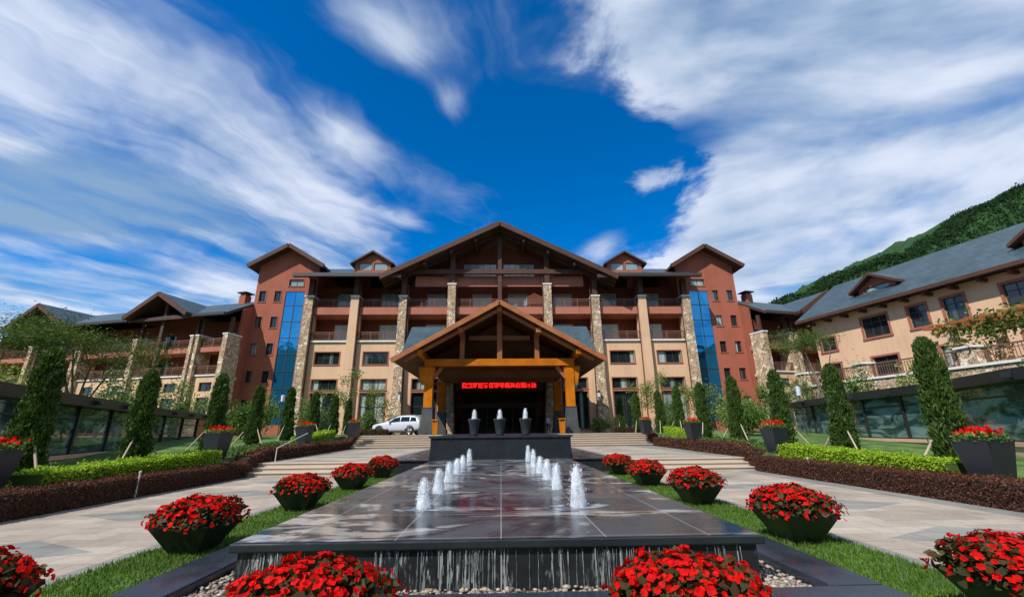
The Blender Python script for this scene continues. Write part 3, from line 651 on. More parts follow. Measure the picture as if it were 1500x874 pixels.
# ---- side wings
def wing(root, mir):
    L = 37.5
    ps = [1.1, 4.95, 5.75, 14.0, 22.3, 23.1, 30.8, 36.6]
    bays = [(1.4, 4.7), (6.1, 9.8), (10.0, 13.7), (14.4, 18.0), (18.3, 22.0), (23.5, 27), (27.2, 30.5), (31.2, 36.2)]
    hs = []
    for a, c in bays:
        m_ = (a+c)/2; hs += [(-m_-.85, -m_+.85, 6.15, 7.15), (-m_-.85, -m_+.85, 1.8, 5.5)]
    b = MB(); b.wall(-L, -1.0, .4, 7.85, hs, .5, .25); b.box(-L, -1.0, .55, 2.5, 7.5, 7.85); b.build('wall', 'beige_stucco', root, mirror=mir)
    for hh in hs: window(root, *hh, .72, 2, 1, 'frame_dark', 'window_glass', .07, mir)
    b = MB(); b.box(-L, -1.0, .35, .6, 7.85, 8.0); b.build('ledge', 'white_stone', root, mirror=mir)
    b = MB(); b.box(-L, -1.0, .4, 2.5, 10.6, 11.15); b.build('balcony_band', 'rose_band', root, mirror=mir)
    dh = []
    for a, c in bays:
        m_ = (a+c)/2; dh += [(-m_-1.0, -m_+1.0, 8.0, 10.1), (-m_-1.0, -m_+1.0, 11.2, 13.3)]
    b = MB(); b.wall(-L, -1.2, 7.9, 14.6, dh, 2.4, .2)
    for cx in (-9.8, -28.7): b.quad((cx-4, 2.4, 14.6), (cx+4, 2.4, 14.6), (cx, 2.4, 16.9))
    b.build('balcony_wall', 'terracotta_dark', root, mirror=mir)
    for hh in dh: window(root, *hh, 2.56, 2, 1, 'frame_dark', 'window_glass', .07, mir)
    b = MB(); b.ext([(1.9, .3), (1.9, 15.9), (4.6, 17.2), (4.6, .3)], -1.35, -1.05, 'x'); b.v = [(x-.26*(y-1.9), y, z) for x, y, z in b.v]; b.build('end_wall', 'terracotta', root, mirror=mir)
    for p in ps:
        wd = .42 if p in (4.95, 5.75, 22.3, 23.1) else .62
        b = MB(); b.frus(-p, 1.0, .4, 12.45, wd*1.15, 2.2, wd, 1.9); c = b.build('column', 'cobble_stone', root, mirror=mir)
        b = MB(); b.box(-p-wd/2-.06, -p+wd/2+.06, -.02, 2.0, 12.45, 12.6); b.build('column_cap', 'white_stone', c, mirror=mir)
        b = MB(); b.box(-p-.16, -p+.16, .5, .82, 12.6, 14.6); b.build('post', 'wood_brown', root, mirror=mir)
    for a, c in bays: railing(root, -c, -a, 11.15, .5, 1.0, mir); railing(root, -c, -a, 8.0, .45, 1.0, mir)
    poly = [(-.9, 14.75), (5.2, 17.9), (14, 14.75), (14, 14.45), (5.2, 17.5), (-.9, 14.4)]
    b = MB(); b.ext(poly, -L-.8, -.7, 'x', 1, [0, 0, 1, 1, 1, 1]); b.v = [(x-.2*(y+.9) if x > -5 else x, y, z) for x, y, z in b.v]; b.build('roof', ['roof_slate', 'wood_brown'], root, mirror=mir)
    b = MB(); b.box(-L-.8, -14.5, -1.08, -.9, 14.5, 14.82); b.box(-5.2, -.7, -1.08, -.9, 14.5, 14.82); b.build('gutter', 'frame_dark', root, mirror=mir)
    for cx in (-9.8, -28.7):
        b = MB(); gable_roof(b, cx, 4.6, 14.9, 17.65, -1.6, 6, .3); b.build('gable_roof', ['roof_slate', 'wood_brown'], root, mirror=mir)
        b = MB()
        for sx in (-1, 1): b.beam((cx+sx*4.6, -1.7, 14.7), (cx, -1.7, 17.45), .16, .5)
        b.build('barge_board', 'wood_brown', root, mirror=mir)
        b = MB(); b.box(cx-.2, cx+.2, -.45, -.1, 9.0, 17.1); b.build('post', 'wood_brown', root, mirror=mir)
    chimney(root, -4.6, 5.2, 16.8, 19.3, .95, mir); chimney(root, -19.5, 6.5, 16.8, 19.3, .95, mir)
    b = MB(); b.box(-L, -3.2, 4.2, 13, .3, 14.2); b.build('rear_wall', 'terracotta', root, mirror=mir)
    b = MB(); b.quad((-L, .5, .4), (-L, 13, .4), (-L, 13, 14.4), (-L, .5, 14.4)); b.build('end_wall', 'terracotta', root, mirror=mir)
wing(thing('hotel_wing', 'long left wing with stone pillars, two gables and balconies behind the umbrella shaped tree', 'building', (-30.2, 48, 0), R(-14)), False)
wing(thing('hotel_wing', 'right wing between the right tower and the long beige building, mostly hidden', 'building', (30.0, 48, 0), R(14)), True)

# ---- beige side building on the right
SB = thing('side_building', 'beige building at the right edge with slate roof and rose framed windows', 'building', (32, 30, 0), R(-77))
up_w = [(4.3, 6.3, 8.75, 10.45), (.98, 2.26, 8.75, 10.48), (-1.3, -.08, 8.8, 10.48), (-4.9, -2.85, 8.75, 10.45), (8.2, 10.2, 8.75, 10.45)]
lo_w = [(0.05, 1.1, 4.8, 7.15), (-4.75, -2.8, 4.7, 7.1), (-8.7, -7.5, 5.6, 7.1), (4.6, 6.6, 4.7, 7.1), (-8.9, -7.5, 8.3, 9.5)]
b = MB(); b.wall(-9.4, 14, 2.0, 11.2, up_w+lo_w, 0, .22); b.quad((-9.4, 0, 2), (-9.4, 0, 11.2), (-9.4, 5, 15), (-9.4, 10, 11.2), (-9.4, 10, 2)); b.build('wall', 'beige_stucco', SB)
for hh in up_w: trim_part(window(SB, *hh, .2, 2 if hh[1]-hh[0] < 1.6 else 3, 1, 'frame_dark', 'window_glass', .07, transom=hh[3]-.5), hh, 0, .14, .06)
for hh in lo_w: trim_part(window(SB, *hh, .2, 2, 1, 'frame_dark', 'window_glass', .07), hh, 0, .14, .06)
b = MB(); b.ext([(-1.0, 11.45), (5, 15.6), (11, 11.45), (11, 11.1), (5, 15.2), (-1.0, 11.1)], -10.2, 15, 'x', 1, [0, 0, 1, 1, 1, 1]); b.build('roof', ['roof_slate', 'wood_brown'], SB)
b = MB(); b.box(-10.2, 15, -1.12, -1.0, 11.18, 11.44); b.build('gutter', 'wood_brown', SB)
for k in range(15):
    b = MB(); b.box(-9.2+1.6*k, -9.0+1.6*k, -.85, 0, 10.85, 11.1); b.build('eave_bracket', 'wood_brown', SB)
dormer(SB, -3.6, 1.5, 11.9, 13.2, 14.3, .9, 4.2, nwin=1, wh=.75); dormer(SB, 7.1, 1.5, 11.9, 13.2, 14.3, .9, 4.2, nwin=1, wh=.75)

# ================================================================== ENTRANCE PORCH
E = thing('entrance_porch', 'timber drive through porch with orange beams and steep gable over the entrance', 'porch', (-.1, 37, 0))
def cw(o_): return o_
b = MB(); gable_roof(b, 0, 8.88, 7.48, 12.45, -1.45, 13.2, .30); b.build('gable_roof', ['roof_slate', 'wood_soffit'], E)
b = MB(); b.ext([(6, 11.9), (11.5, 7.75), (11.5, 7.45), (6, 11.6)], -9.0, 9.0, 'x', 1, [0, 1, 1, 1]); b.build('cross_roof', ['roof_slate', 'wood_soffit'], E)
for sx in (-1, 1):   # front slopes, cut along the valleys with the gable roof
    top = [(sx*9.0, 6, 11.9), (sx*.9, 6, 11.9), (sx*8.5, .9, 7.65), (sx*9.0, .9, 7.65)]; vs = top+[(x, y, z-.28) for x, y, z in top]
    b = MB(); b.idx(vs, [(0, 1, 2, 3)], 0); b.idx(vs, [(7, 6, 5, 4), (0, 4, 5, 1), (1, 5, 6, 2), (2, 6, 7, 3), (3, 7, 4, 0)], 1); b.build('cross_roof', ['roof_slate', 'wood_soffit'], E)
b = MB()
for sx in (-1, 1):
    b.beam((sx*9.0, -1.55, 7.24), (0, -1.55, 12.30), .18, .40)
b.build('barge_board', 'wood_barge', E)
b = MB()
for sx in (-1, 1): b.beam((sx*8.0, -1.0, 7.30), (0, -1.0, 11.74), .22, .26)
b.build('rafter', 'wood_barge', E)
for q in (0, -3.35, 3.35, -6.7, 6.7):
    zt = 12.45-.56*abs(q)-.40
    b = MB(); b.box(q-.22, q+.22, -1.3, 12.5, zt-.52, zt-.08); b.build('purlin', 'wood_barge' if abs(q) < 4 else 'wood_orange_beam', E)
b = MB(); b.box(-6.5, 6.5, .1, .6, 7.02, 7.62); b.build('tie_beam', 'wood_orange_beam', E)
b = MB(); b.box(-2.75, 2.75, .7, 1.0, 9.4, 9.8); b.build('collar_beam', 'wood_soffit', E)
b = MB(); b.box(-.22, .22, .3, .68, 7.62, 11.8); b.build('king_post', 'wood_barge', E)
b = MB(); b.ext([(-7.9, 7.62), (7.9, 7.62), (0, 11.9)], 4.2, 4.35, 'y'); b.build('gable_infill', 'wood_soffit', E)
for sx in (-1, 1):
    b = MB(); b.box(sx*3.3-.2, sx*3.3+.2, .3, .68, 7.62, 10.1); b.build('queen_post', 'wood_barge', E)
for sx in (-1, 1):
    b = MB(); b.beam((sx*5.8, .62, 6.0), (sx*5.0, .62, 7.0), .26, .32); b.build('brace', 'wood_barge', E)
for q in ((-5.9, 5.9, 4.6, 5.0, 6.55, 7.2), (-5.9, 5.9, 9.0, 9.4, 6.55, 7.2), (-6.45, -5.95, .6, 13, 6.95, 7.45), (5.95, 6.45, .6, 13, 6.95, 7.45)):
    b = MB(); b.box(*q); b.build('cross_beam', 'wood_soffit', E)
b = MB(); b.box(-6.6, 6.6, .62, 13, 7.5, 7.6); b.build('ceiling', 'wood_soffit', E)
for sx in (-1, 1):
    for yy, zt in ((.6, 7.0), (9.2, 6.6)):
        b = MB(); b.box(sx*6.1-.36, sx*6.1+.36, yy-.36, yy+.36, 3.55, zt); c = b.build('column', 'wood_orange', E)
        if yy < 1:
            k = MB(); k.frus(sx*6.3, yy, 5.5, 6.95, .95, .5, 1.5, .6); k.build('bracket', 'wood_orange', c)
        k = MB(); k.frus(sx*6.1, yy, 1.75, 3.5, 1.02, 1.02, .86, .86); k.box(sx*6.1-.6, sx*6.1+.6, yy-.6, yy+.6, 1.35, 1.78); k.frus(sx*6.1, yy, 3.5, 3.56, .92, .92, .92, .92)
        k.build('column_base', 'granite_base', c)
# red running text sign
LS = thing('led_sign', 'red lit text panel hanging inside the porch above the entrance doors', 'sign', (-.15, 46.6, 5.95))
b = MB(); b.box(-4.62, 4.5, 0, .18, .0, .82); b.build('panel', 'sign_black', LS)
b = MB(); b.box(-4.66, 4.54, -.02, .2, .82, .87); b.box(-4.66, 4.54, -.02, .2, -.05, .0); b.box(-4.66, -4.62, -.02, .2, 0, .82); b.box(4.5, 4.54, -.02, .2, 0, .82)
for x in (-4.0, 0, 4.0): b.tube((x, .1, .87), (x, .1, 1.5), .03, .03, 6)
b.build('rim', 'sign_rim', LS)
fc = bpy.data.curves.new('text', 'FONT'); fc.body = '热烈欢迎各位领导嘉宾莅临酒店'; fc.size = .63; fc.align_x = 'CENTER'; fc.align_y = 'CENTER'; fc.offset = .012
fo = bpy.data.objects.new('text', fc); COL.objects.link(fo)
dg = bpy.context.evaluated_depsgraph_get(); me = bpy.data.meshes.new_from_object(fo.evaluated_get(dg)); bpy.data.objects.remove(fo)
me.materials.clear(); me.materials.append(M_['led_red'])
xs = [v.co.x for v in me.vertices]; zs = [v.co.y for v in me.vertices]; kx = 8.0/(max(xs)-min(xs)); kz = .68/(max(zs)-min(zs)); cx0 = (max(xs)+min(xs))/2; cz0 = (max(zs)+min(zs))/2
for v in me.vertices: v.co = ((v.co.x-cx0)*kx-.02, -.012, (v.co.y-cz0)*kz+.41)
to = bpy.data.objects.new('lettering', me); COL.objects.link(to); to.parent = LS

# ================================================================== FOUNTAIN
F = thing('fountain', 'long low black stone fountain table with two rows of foaming water jets', 'fountain', (0, 5.05, 0))
b = MB(); b.box(-2.69, 2.69, -.045, 13.3, .0, .40); b.build('base', 'granite_face', F)
b = MB()
poly = [(-2.77, -.10), (2.77, -.10), (2.77, 13.25), (-2.77, 13.25)]
b.ext(poly, .40, .485, 'z'); dk = b.build('coping', 'granite_dark', F)
bv = dk.modifiers.new('b', 'BEVEL'); bv.width = .018; bv.segments = 3
b = MB(); nx, ny = 2, 2
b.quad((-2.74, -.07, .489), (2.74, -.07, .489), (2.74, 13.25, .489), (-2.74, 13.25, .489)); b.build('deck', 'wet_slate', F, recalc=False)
jl = [(-1.13, 6.85, .44), (-1.15, 8.55, .42), (-1.17, 10.4, .42), (-1.18, 12.3, .42), (-1.18, 14.1, .42), (-1.18, 17.0, .5),
      (1.13, 6.85, .60), (1.07, 8.85, .50), (1.07, 10.6, .44), (1.05, 12.3, .42), (1.02, 14.3, .50), (1.02, 17.0, .55)]
def jet(par, x, y, z, h, r, seed):
    rng = random.Random(seed); b = MB(); pr = []
    for i in range(17):
        u = i/16; pr.append((r*.80*(1.0-.30*u)*math.sqrt(max(0, 1-u**3.2))*(1+.05*math.sin(7*u+seed))+.003, h*u))
    wb = [[1+.07*math.sin(3*2*math.pi*i/20+seed+j*.4)+rng.uniform(-.05, .05) for i in range(20)] for j in range(17)]
    b.lathe(pr, (x, y, z), 20, wob=lambda j, i: wb[j][i])
    o_ = b.build('water_jet', 'jet_water', par, smooth=True)
    n = 620; th = np.random.rand(n)*6.283; u = np.random.rand(n)**.85
    rr_ = r*.80*(1-.30*u)*np.sqrt(np.clip(1-u**3.2, 0, 1))+np.abs(np.random.normal(0, r*.17, n)); P = np.stack([x+rr_*np.cos(th), y+rr_*np.sin(th), z+h*(u*1.05)], 1)
    D = np.stack([np.cos(th)*.2, np.sin(th)*.2, np.ones(n)], 1)+np.random.normal(0, .25, (n, 3))
    s1 = leaves('spray', P, .022, 'jet_water', o_, .45, D); s1['kind'] = 'stuff'
    b = MB(); ring = []
    for i in range(28):
        a = 2*math.pi*i/28; q = r*(2.3+.7*math.sin(2*a+seed)+rng.uniform(-.3, .3)); ring.append((x+q*math.cos(a)*1.15, y+q*math.sin(a), z+.004))
    b.quad(*ring); b.build('splash', 'splash_water', o_, recalc=False)
for i, (x, y, h) in enumerate(jl): jet(F, x, y-5.05, .49, h*random.uniform(.88, 1.0), random.uniform(.115, .145), i+1)
b = MB(); rng = random.Random(3)
for x0, x1, nn in ((-2.55, -2.0, 30), (-1.30, -1.0, 14), (-.66, -.05, 62), (.02, .12, 4), (.5, .64, 10), (.95, 1.38, 34), (1.5, 1.95, 22), (-.98, -.6, 5), (2.0, 2.5, 12), (-1.9, -1.35, 9), (.15, .48, 5), (.66, .93, 6)):
    for k in range(int(nn*.6)):
        x = rng.uniform(x0, x1); wd = rng.choice((.003, .004, .005, .008, .012)); dy = -.055-rng.uniform(0, .03); z1 = .395; zb_ = .03 if rng.random() < .7 else rng.uniform(.08, .25)
        xx = x
        for s_ in range(7):
            za, zb = z1-(z1-zb_)*s_/7, z1-(z1-zb_)*(s_+1)/7; x2 = xx+rng.uniform(-.003, .003)
            b.quad((xx-wd/2, dy, za), (xx+wd/2, dy, za), (x2+wd/2, dy, zb), (x2-wd/2, dy, zb)); xx = x2
b.build('falling_water', 'fall_water', F, recalc=False)['kind'] = 'stuff'
# cascade block with urns behind the table
CB = thing('cascade_wall', 'polished black stone block at the far end of the fountain carrying three urns', 'wall', (0, 18.3, 0))
b = MB(); b.box(-2.85, 2.85, 0, 17.1, .0, 1.32); b.build('block', 'granite_dark', CB)
b = MB(); b.box(-2.92, 2.92, -.06, 17.1, 1.322, 1.40); cp = b.build('coping', 'granite_kerb', CB)
b = MB()
for sx in (-1, 1): b.ext([(sx*2.86, 0), (sx*3.02, 0), (sx*2.86, 1.3)], .4, 17, 'y')
b.build('battered_side', 'granite_dark', CB)
for sx in (-1, 1):
    side = 'left' if sx < 0 else 'right'
    q = thing('fountain_ledge', f'low dark stone ledge flanking the black cascade block on its {side} side', 'ledge', (0, 17.9, 0))
    b = MB(); b.box(sx*2.79, sx*4.52, 0.02, 15.3, 0, .47); b.build('ledge_base', 'granite_dark', q)
    b = MB(); b.box(sx*2.79, sx*4.56, -.03, 15.3, .472, .52); b.build('ledge_top', 'granite_kerb', q)
for i, (x, nm) in enumerate(((-1.15, 'left'), (-.05, 'middle'), (1.06, 'right'))):
    q = thing('stone_urn', f'black stone urn spouting white water, {nm} one of three on the cascade block', 'urn', (x, 19.2, 1.40), 0, 'water urns on the cascade block')
    b = MB(); b.lathe([(.0, 0), (.165, 0), (.175, .04), (.18, .15), (.195, .32), (.225, .50), (.265, .63), (.27, .68), (.235, .69), (.225, .64), (0, .63)], n=28); b.build('bowl', 'urn_stone', q, smooth=True)
    jet(q, 0, 0, .64, .42+.04*(i == 2), .125, 40+i)
# kerb round the pebble moat
b = MB()
for sx in (-1, 1): b.box(sx*3.12, sx*3.66, 4.62, 17.9, 0, .13)
b.box(-3.66, 3.66, 4.12, 4.6, 0, .128)
kb = b.build('kerb', 'granite_kerb'); struct(kb); bv = kb.modifiers.new('b', 'BEVEL'); bv.width = .02; bv.segments = 2
b = MB(); b.quad((-3.13, 4.6, .012), (3.13, 4.6, .012), (3.13, 17.9, .012), (-3.13, 17.9, .012)); struct(b.build('moat', 'gravel_bed', recalc=False))
bm = bmesh.new(); bmesh.ops.create_icosphere(bm, subdivisions=1, radius=1); tv = np.array([v.co[:] for v in bm.verts]); tf = np.array([[v.index for v in f.verts] for f in bm.faces]); bm.free()
n = 3600; sx = np.where(np.random.rand(n) < .5, -1, 1); k = np.random.rand(n)
pxs = sx*np.random.uniform(2.72, 3.1, n); pys = 4.65+9*np.random.rand(n)**1.6
fr = k < .33; pxs[fr] = np.random.uniform(-3.05, 3.05, fr.sum()); pys[fr] = np.random.uniform(4.64, 4.98, fr.sum())
sz = np.random.uniform(.012, .034, (n, 1))*np.random.uniform(.7, 1.3, (n, 3))*np.array([1.15, 1, .65])
V = tv[None]*sz[:, None, :]*np.random.uniform(.85, 1.15, (n, len(tv), 1)); V += np.stack([pxs, pys, .02+np.random.rand(n)*.03], 1)[:, None]
L_ = (tf[None]+(np.arange(n)*len(tv))[:, None, None]).reshape(-1)
pb = mesh_np('pebbles', V.reshape(-1, 3), L_, 3, 'pebble'); pb.data.polygons.foreach_set('use_smooth', [True]*len(pb.data.polygons)); tag(pb, kind='stuff')

# ================================================================== FLOWER BOWLS
def flower_bowl():
    q = thing('flower_bowl', 'x', 'flower bowl')
    b = MB(); b.frus(0, 0, 0, .40, .36, .36, .77, .77, cap=False); b.frus(0, 0, .40, .42, .78, .78, .79, .79, cap=False)
    b.frus(0, 0, .37, .371, .70, .70, .70, .70); b.build('pot', 'pot_black', q)
    def dome(n, r0, r1):
        th = np.random.rand(n)*6.283; u = np.sqrt(np.random.rand(n)); k = np.random.uniform(r0, r1, n)
        sq = 1/np.maximum(np.abs(np.cos(th)), np.abs(np.sin(th))); rad = .50*(.55+.45*np.minimum(sq, 1.25)) * (1+.06*np.sin(5*th))
        x = rad*u*np.cos(th)*k; y = rad*u*np.sin(th)*k
        z = .37+.36*np.sqrt(np.clip(1-u**2.4, 0, 1))*k+.02*np.sin(x*17)+.02*np.cos(y*19)
        N = np.stack([x*1.3, y*1.3, z-.28], 1); N /= np.linalg.norm(N, axis=1, keepdims=True)
        return np.stack([x, y, z], 1), N
    P, N = dome(1800, .74, 1.05); D = unit(1800)+N*.5
    leaves('foliage', P, .082, 'leaf_bronze', q, .75, D)
    b = MB(); b.lathe([(.38, .36), (.38, .50), (.29, .62), (.13, .67), (.01, .68)], n=20); b.build('inner_foliage', 'core_green', q, smooth=True)
    # flowers: little four petalled clusters
    P, N = dome(480, .97, 1.12); V = []; 
    for p, nn in zip(P, N):
        nn = Vector(nn)+Vector(np.random.normal(0, .35, 3)); nn.normalize(); a = nn.orthogonal().normalized(); c = nn.cross(a); s0 = random.uniform(.015, .033); ph = random.random()*6
        for k in range(4):
            t0 = ph+k*math.pi/2; dv = a*math.cos(t0)+c*math.sin(t0); sv = nn.cross(dv); o_ = Vector(p)
            wq = .55 if k % 2 else .78
            V += [o_, o_+dv*s0*.6+sv*s0*wq+nn*.012, o_+dv*s0*1.15+nn*.004*k, o_+dv*s0*.6-sv*s0*wq+nn*.012]
    V = np.array([v[:] for v in V]); mesh_np('flowers', V, np.arange(len(V)), 4, 'petal_red', q)
    return q
fb = flower_bowl()
ordn = ['nearest to the camera', 'second from the camera', 'third from the camera', 'fourth from the camera', 'farthest from the camera']
first = True
for sx, side in ((-1, 'left'), (1, 'right')):
    for k, y in enumerate((3.85, 6.75, 10.0, 13.3, 16.5)):
        o_ = fb if first else copy_tree(fb); first = False
        o_.location = ((sx*4.24 if k == 0 else sx*4.24), y, .02); o_.scale = (1, 1, .86) if k == 0 else (1.04, 1.04, random.uniform(.90, .97)); o_.rotation_euler.z = R(random.uniform(-7, 7)+90*random.randint(0, 3))
        tag(o_, f'black bowl of red flowers on the {side} grass strip, {ordn[k]}', 'flower bowl', 'red flower bowls beside the fountain')
for x, side in ((-1.33, 'left'), (1.32, 'right')):
    o_ = copy_tree(fb); o_.location = (x, 3.45, .0); o_.scale = (1.05, 1.05, .90); o_.rotation_euler.z = R(random.uniform(0, 90))
    tag(o_, f'{side} red flower bowl right before the front face of the fountain', 'flower bowl', 'red flower bowls beside the fountain')

# ================================================================== TALL PLANTERS
def planter():
    q = thing('tall_planter', 'x', 'planter')
    b = MB(); b.frus(0, 0, 0, .95, .46, .46, .72, .72, cap=False); b.frus(0, 0, .88, .881, .66, .66, .66, .66); b.frus(0, 0, .95, .975, .74, .74, .74, .74, cap=False); pp = b.build('pot', 'planter_black', q)
    n = 520; P = np.stack([np.random.uniform(-.38, .38, n), np.random.uniform(-.38, .38, n), .92+np.random.rand(n)**1.5*.20], 1); leaves('foliage', P, .10, ['leaf_shrub', 'leaf_pale'], q, .4, mi=np.random.rand(n) < .4)
    n = 150; P = np.stack([np.random.normal(0, .15, n), np.random.normal(0, .15, n), 1.10+np.abs(np.random.normal(0, .06, n))], 1); leaves('flowers', P, .085, 'petal_red', q, .9)
    return q
pl = planter(); first = True
po = ['nearest to the camera', 'second from the camera', 'third from the camera', 'farthest, by the forecourt']
for sx, side in ((-1, 'left'), (1, 'right')):
    for k, (x, y) in enumerate(((10.75, 9.8), (10.85, 17.5), (10.85, 25.0), (10.8, 33.0))):
        o_ = pl if first else copy_tree(pl); first = False
        o_.location = (sx*x, y, zbed(y)-.02); o_.rotation_euler.z = R(sx*(8+random.uniform(-5, 5)))
        tag(o_, f'tall black tapered planter with red flowers in the {side} hedge row, {po[k]}', 'planter', 'tall planters along the hedges')

# ================================================================== HEDGES
def hedge(label, pts, w_, h_, lm, cm, dens, size, zo=None):
    """pts: (x, y, z) along the centre line"""
    q = thing('hedge', label, 'hedge', pts[0]); o0 = Vector(pts[0])
    b = MB(); P = []
    for a, c in zip(pts, pts[1:]):
        a, c = Vector(a)-o0, Vector(c)-o0; ln = (c-a).length; dd = (c-a).normalized(); sd_ = Vector((dd.y, -dd.x, 0)).normalized()
        k = w_/2*.86; hh = h_*.93
        b.idx([a-sd_*k, a+sd_*k, a+sd_*k+Vector((0, 0, hh)), a-sd_*k+Vector((0, 0, hh)), c-sd_*k, c+sd_*k, c+sd_*k+Vector((0, 0, hh)), c-sd_*k+Vector((0, 0, hh))],
              [(0, 1, 2, 3), (7, 6, 5, 4), (0, 4, 5, 1), (1, 5, 6, 2), (2, 6, 7, 3), (3, 7, 4, 0)])
        n = int(ln*dens); u = np.random.rand(n); f = np.random.rand(n); per = 2*h_+w_; s_ = f*per
        off = np.where(s_ < h_, -w_/2, np.where(s_ < h_+w_, s_-h_-w_/2, w_/2)); zz = np.where(s_ < h_, s_, np.where(s_ < h_+w_, h_, s_-h_-w_))
        p = np.array(a)[None]+np.array(c-a)[None]*u[:, None]+np.array(sd_)[None]*off[:, None]; p[:, 2] += zz
        bulge = .022*np.sin(p[:, 1]*5+p[:, 0]*3)+.02*np.sin(p[:, 1]*13)
        p += np.random.normal(0, .024, p.shape)*np.where(np.random.rand(len(p), 1) < .08, 2.4, 1); p[:, 2] += bulge*(zz > h_*.5); P.append(p)
    b.build('hedge_core', cm, q); leaves('foliage', np.concatenate(P), size, lm, q, .6)
    return q
for sx, side in ((-1, 'left'), (1, 'right')):
    x0 = 9.75 if sx < 0 else 10.05
    hedge(f'low dark maroon clipped hedge along the near path, {side} side', [(sx*x0, -1, 0), (sx*x0, 5, 0), (sx*(x0+.1), 12, 0), (sx*(x0+.15), 17.6, 0)], .62, .52, 'leaf_maroon', 'core_maroon', 2600, .042)
    hedge(f'low maroon hedge stepping up past the middle terrace, {side} side', [(sx*(x0+.2), 17.7, .15), (sx*(x0+.25), 19.3, .42), (sx*(x0+.6), 24, .44), (sx*(x0+1.5), 33, .46), (sx*(x0+1.6), 36, 1.25)], .6, .55, 'leaf_maroon', 'core_maroon', 700, .075)
    yy = (10.4, 16.6)
    hedge(f'bright lime green hedge behind the near maroon hedge, {side} side', [(sx*(10.45 if sx < 0 else 10.7), yy[0], zbed(yy[0])-.1), (sx*(10.45 if sx < 0 else 10.7), yy[1], zbed(yy[1])-.15)], .75, .52, 'leaf_lime', 'core_lime', 3000, .055)
    hedge(f'bright lime green hedge near the top of the upper steps, {side} side', [(sx*11.6, 26, .85), (sx*12.3, 32.4, 1.25)], .8, .5, 'leaf_lime', 'core_lime', 700, .09)
    hedge(f'low dark hedge edging the forecourt, {side} side beside the porch', [(sx*9.4, 37.2, 1.35), (sx*12.6, 37.2, 1.35)], .9, .45, 'leaf_bronze', 'core_maroon', 420, .10)
    n = 1700; P = np.stack([sx*np.random.uniform(10.4, 11.7, n), np.random.uniform(18.3, 23.5, n), np.zeros(n)], 1); P[:, 2] = [zbed(v)+random.uniform(0, .3) for v in P[:, 1]]
    tag(leaves('ground_cover', P, .12, 'leaf_shrub', None, .4), kind='stuff')
    n = 2200; P = np.stack([sx*np.random.uniform(10.5, 13.5, n), np.random.uniform(6.5, 9.2, n), np.zeros(n)], 1); P[:, 2] = [zbed(v)+random.uniform(0, .28) for v in P[:, 1]]
    tag(leaves('ground_cover', P, .11, 'leaf_shrub', None, .4), kind='stuff')
for x, y, side in ((-9.55, 12.4, 'left'), (10.0, 14.6, 'right')):
    q = thing('marker_post', f'short white post standing in the near maroon hedge on the {side}', 'post', (x, y, 0))
    b = MB(); b.tube((0, 0, 0), (0, 0, .60), .022, .02, 8); b.lathe([(.0, .60), (.03, .60), (.03, .65), (0, .66)], n=10); b.build('shaft', 'white_paint', q)
q = thing('handrail', 'short white handrail post at the lower steps beside the left hedge', 'handrail', (-9.15, 18.7, .45)); b = MB(); b.tube((0, 0, 0), (0, 0, .56), .02, .02, 8); b.tube((0, 0, .55), (.35, 1.9, 1.12), .02, .02, 8); b.build('rail', 'white_paint', q)

# ================================================================== CYPRESSES
def cypress_mesh(seed, H_=3.3):
    rs = np.random.RandomState(seed); n = 17000
    z = rs.rand(n)**.9*H_; u = z/H_
    prof = np.interp(u, [0, .06, .2, .45, .8, .94, 1.0], [.26, .37, .38, .315, .26, .20, .06])
    th = rs.rand(n)*6.283; lump = 1+.15*np.sin(3*th+z*2.2+seed)+.13*np.sin(5*th-z*4.1)+.10*np.sin(z*9+2*th)+.08*np.sin(z*17-3*th+seed)
    k = 1-np.abs(rs.normal(0, .16, n)); k = np.where(rs.rand(n) < .07, k*rs.uniform(1.05, 1.38, n), k); r = prof*lump*k
    P = np.stack([r*np.cos(th), r*np.sin(th), z], 1)+rs.normal(0, .02, (n, 3)); D = np.stack([np.cos(th)*.35, np.sin(th)*.35, np.ones(n)], 1)+rs.normal(0, .35, (n, 3))
    return P, D
protos = []
for sd_ in (1, 2, 3):
    q = thing('cypress_tree', 'x', 'tree'); P, D = cypress_mesh(sd_)
    leaves('foliage', P, .105, 'leaf_cypress', q, .36, D)
    b = MB(); b.lathe([(.02, .05), (.25, .12), (.26, .7), (.21, 1.5), (.17, 2.6), (.10, 3.0), (.01, 3.1)], n=14, wob=lambda j, i: 1+.1*math.sin(i*1.3+j)); b.build('inner_foliage', 'core_green', q, smooth=True)
    b = MB(); b.tube((0, 0, -.2), (0, 0, 1.0), .07, .05, 8); b.build('trunk', 'bark', q)
    for a in (R(-35), R(215), R(90)):
        b = MB(); b.tube((1.05*math.cos(a), 1.05*math.sin(a), -.1), (.16*math.cos(a), .16*math.sin(a), 1.15), .032, .028, 7); b.build('support_stake', 'stake_wood', q)
    protos.append(q)
cyp = {'left': [(-12.4, 12.1, 1.02), (-11.5, 14.5, .94), (-12.4, 19.6, 1.0), (-14.1, 25.8, 1.0), (-14.0, 29.5, 1.0), (-14.2, 34.0, .98), (-14.0, 37.5, .95), (-13.9, 40.6, .92)],
       'right': [(11.5, 11.2, 1.02), (11.95, 15.3, .98), (12.6, 19.6, 1.02), (12.5, 23.2, 1.0), (12.1, 26.2, 1.0), (13.0, 32.0, 1.0), (12.5, 34.5, .98), (11.4, 36.8, .92), (10.6, 39.0, .88)]}
used = set(); word = ['nearest to the camera', 'second', 'third', 'fourth', 'fifth', 'sixth', 'seventh', 'eighth', 'ninth']
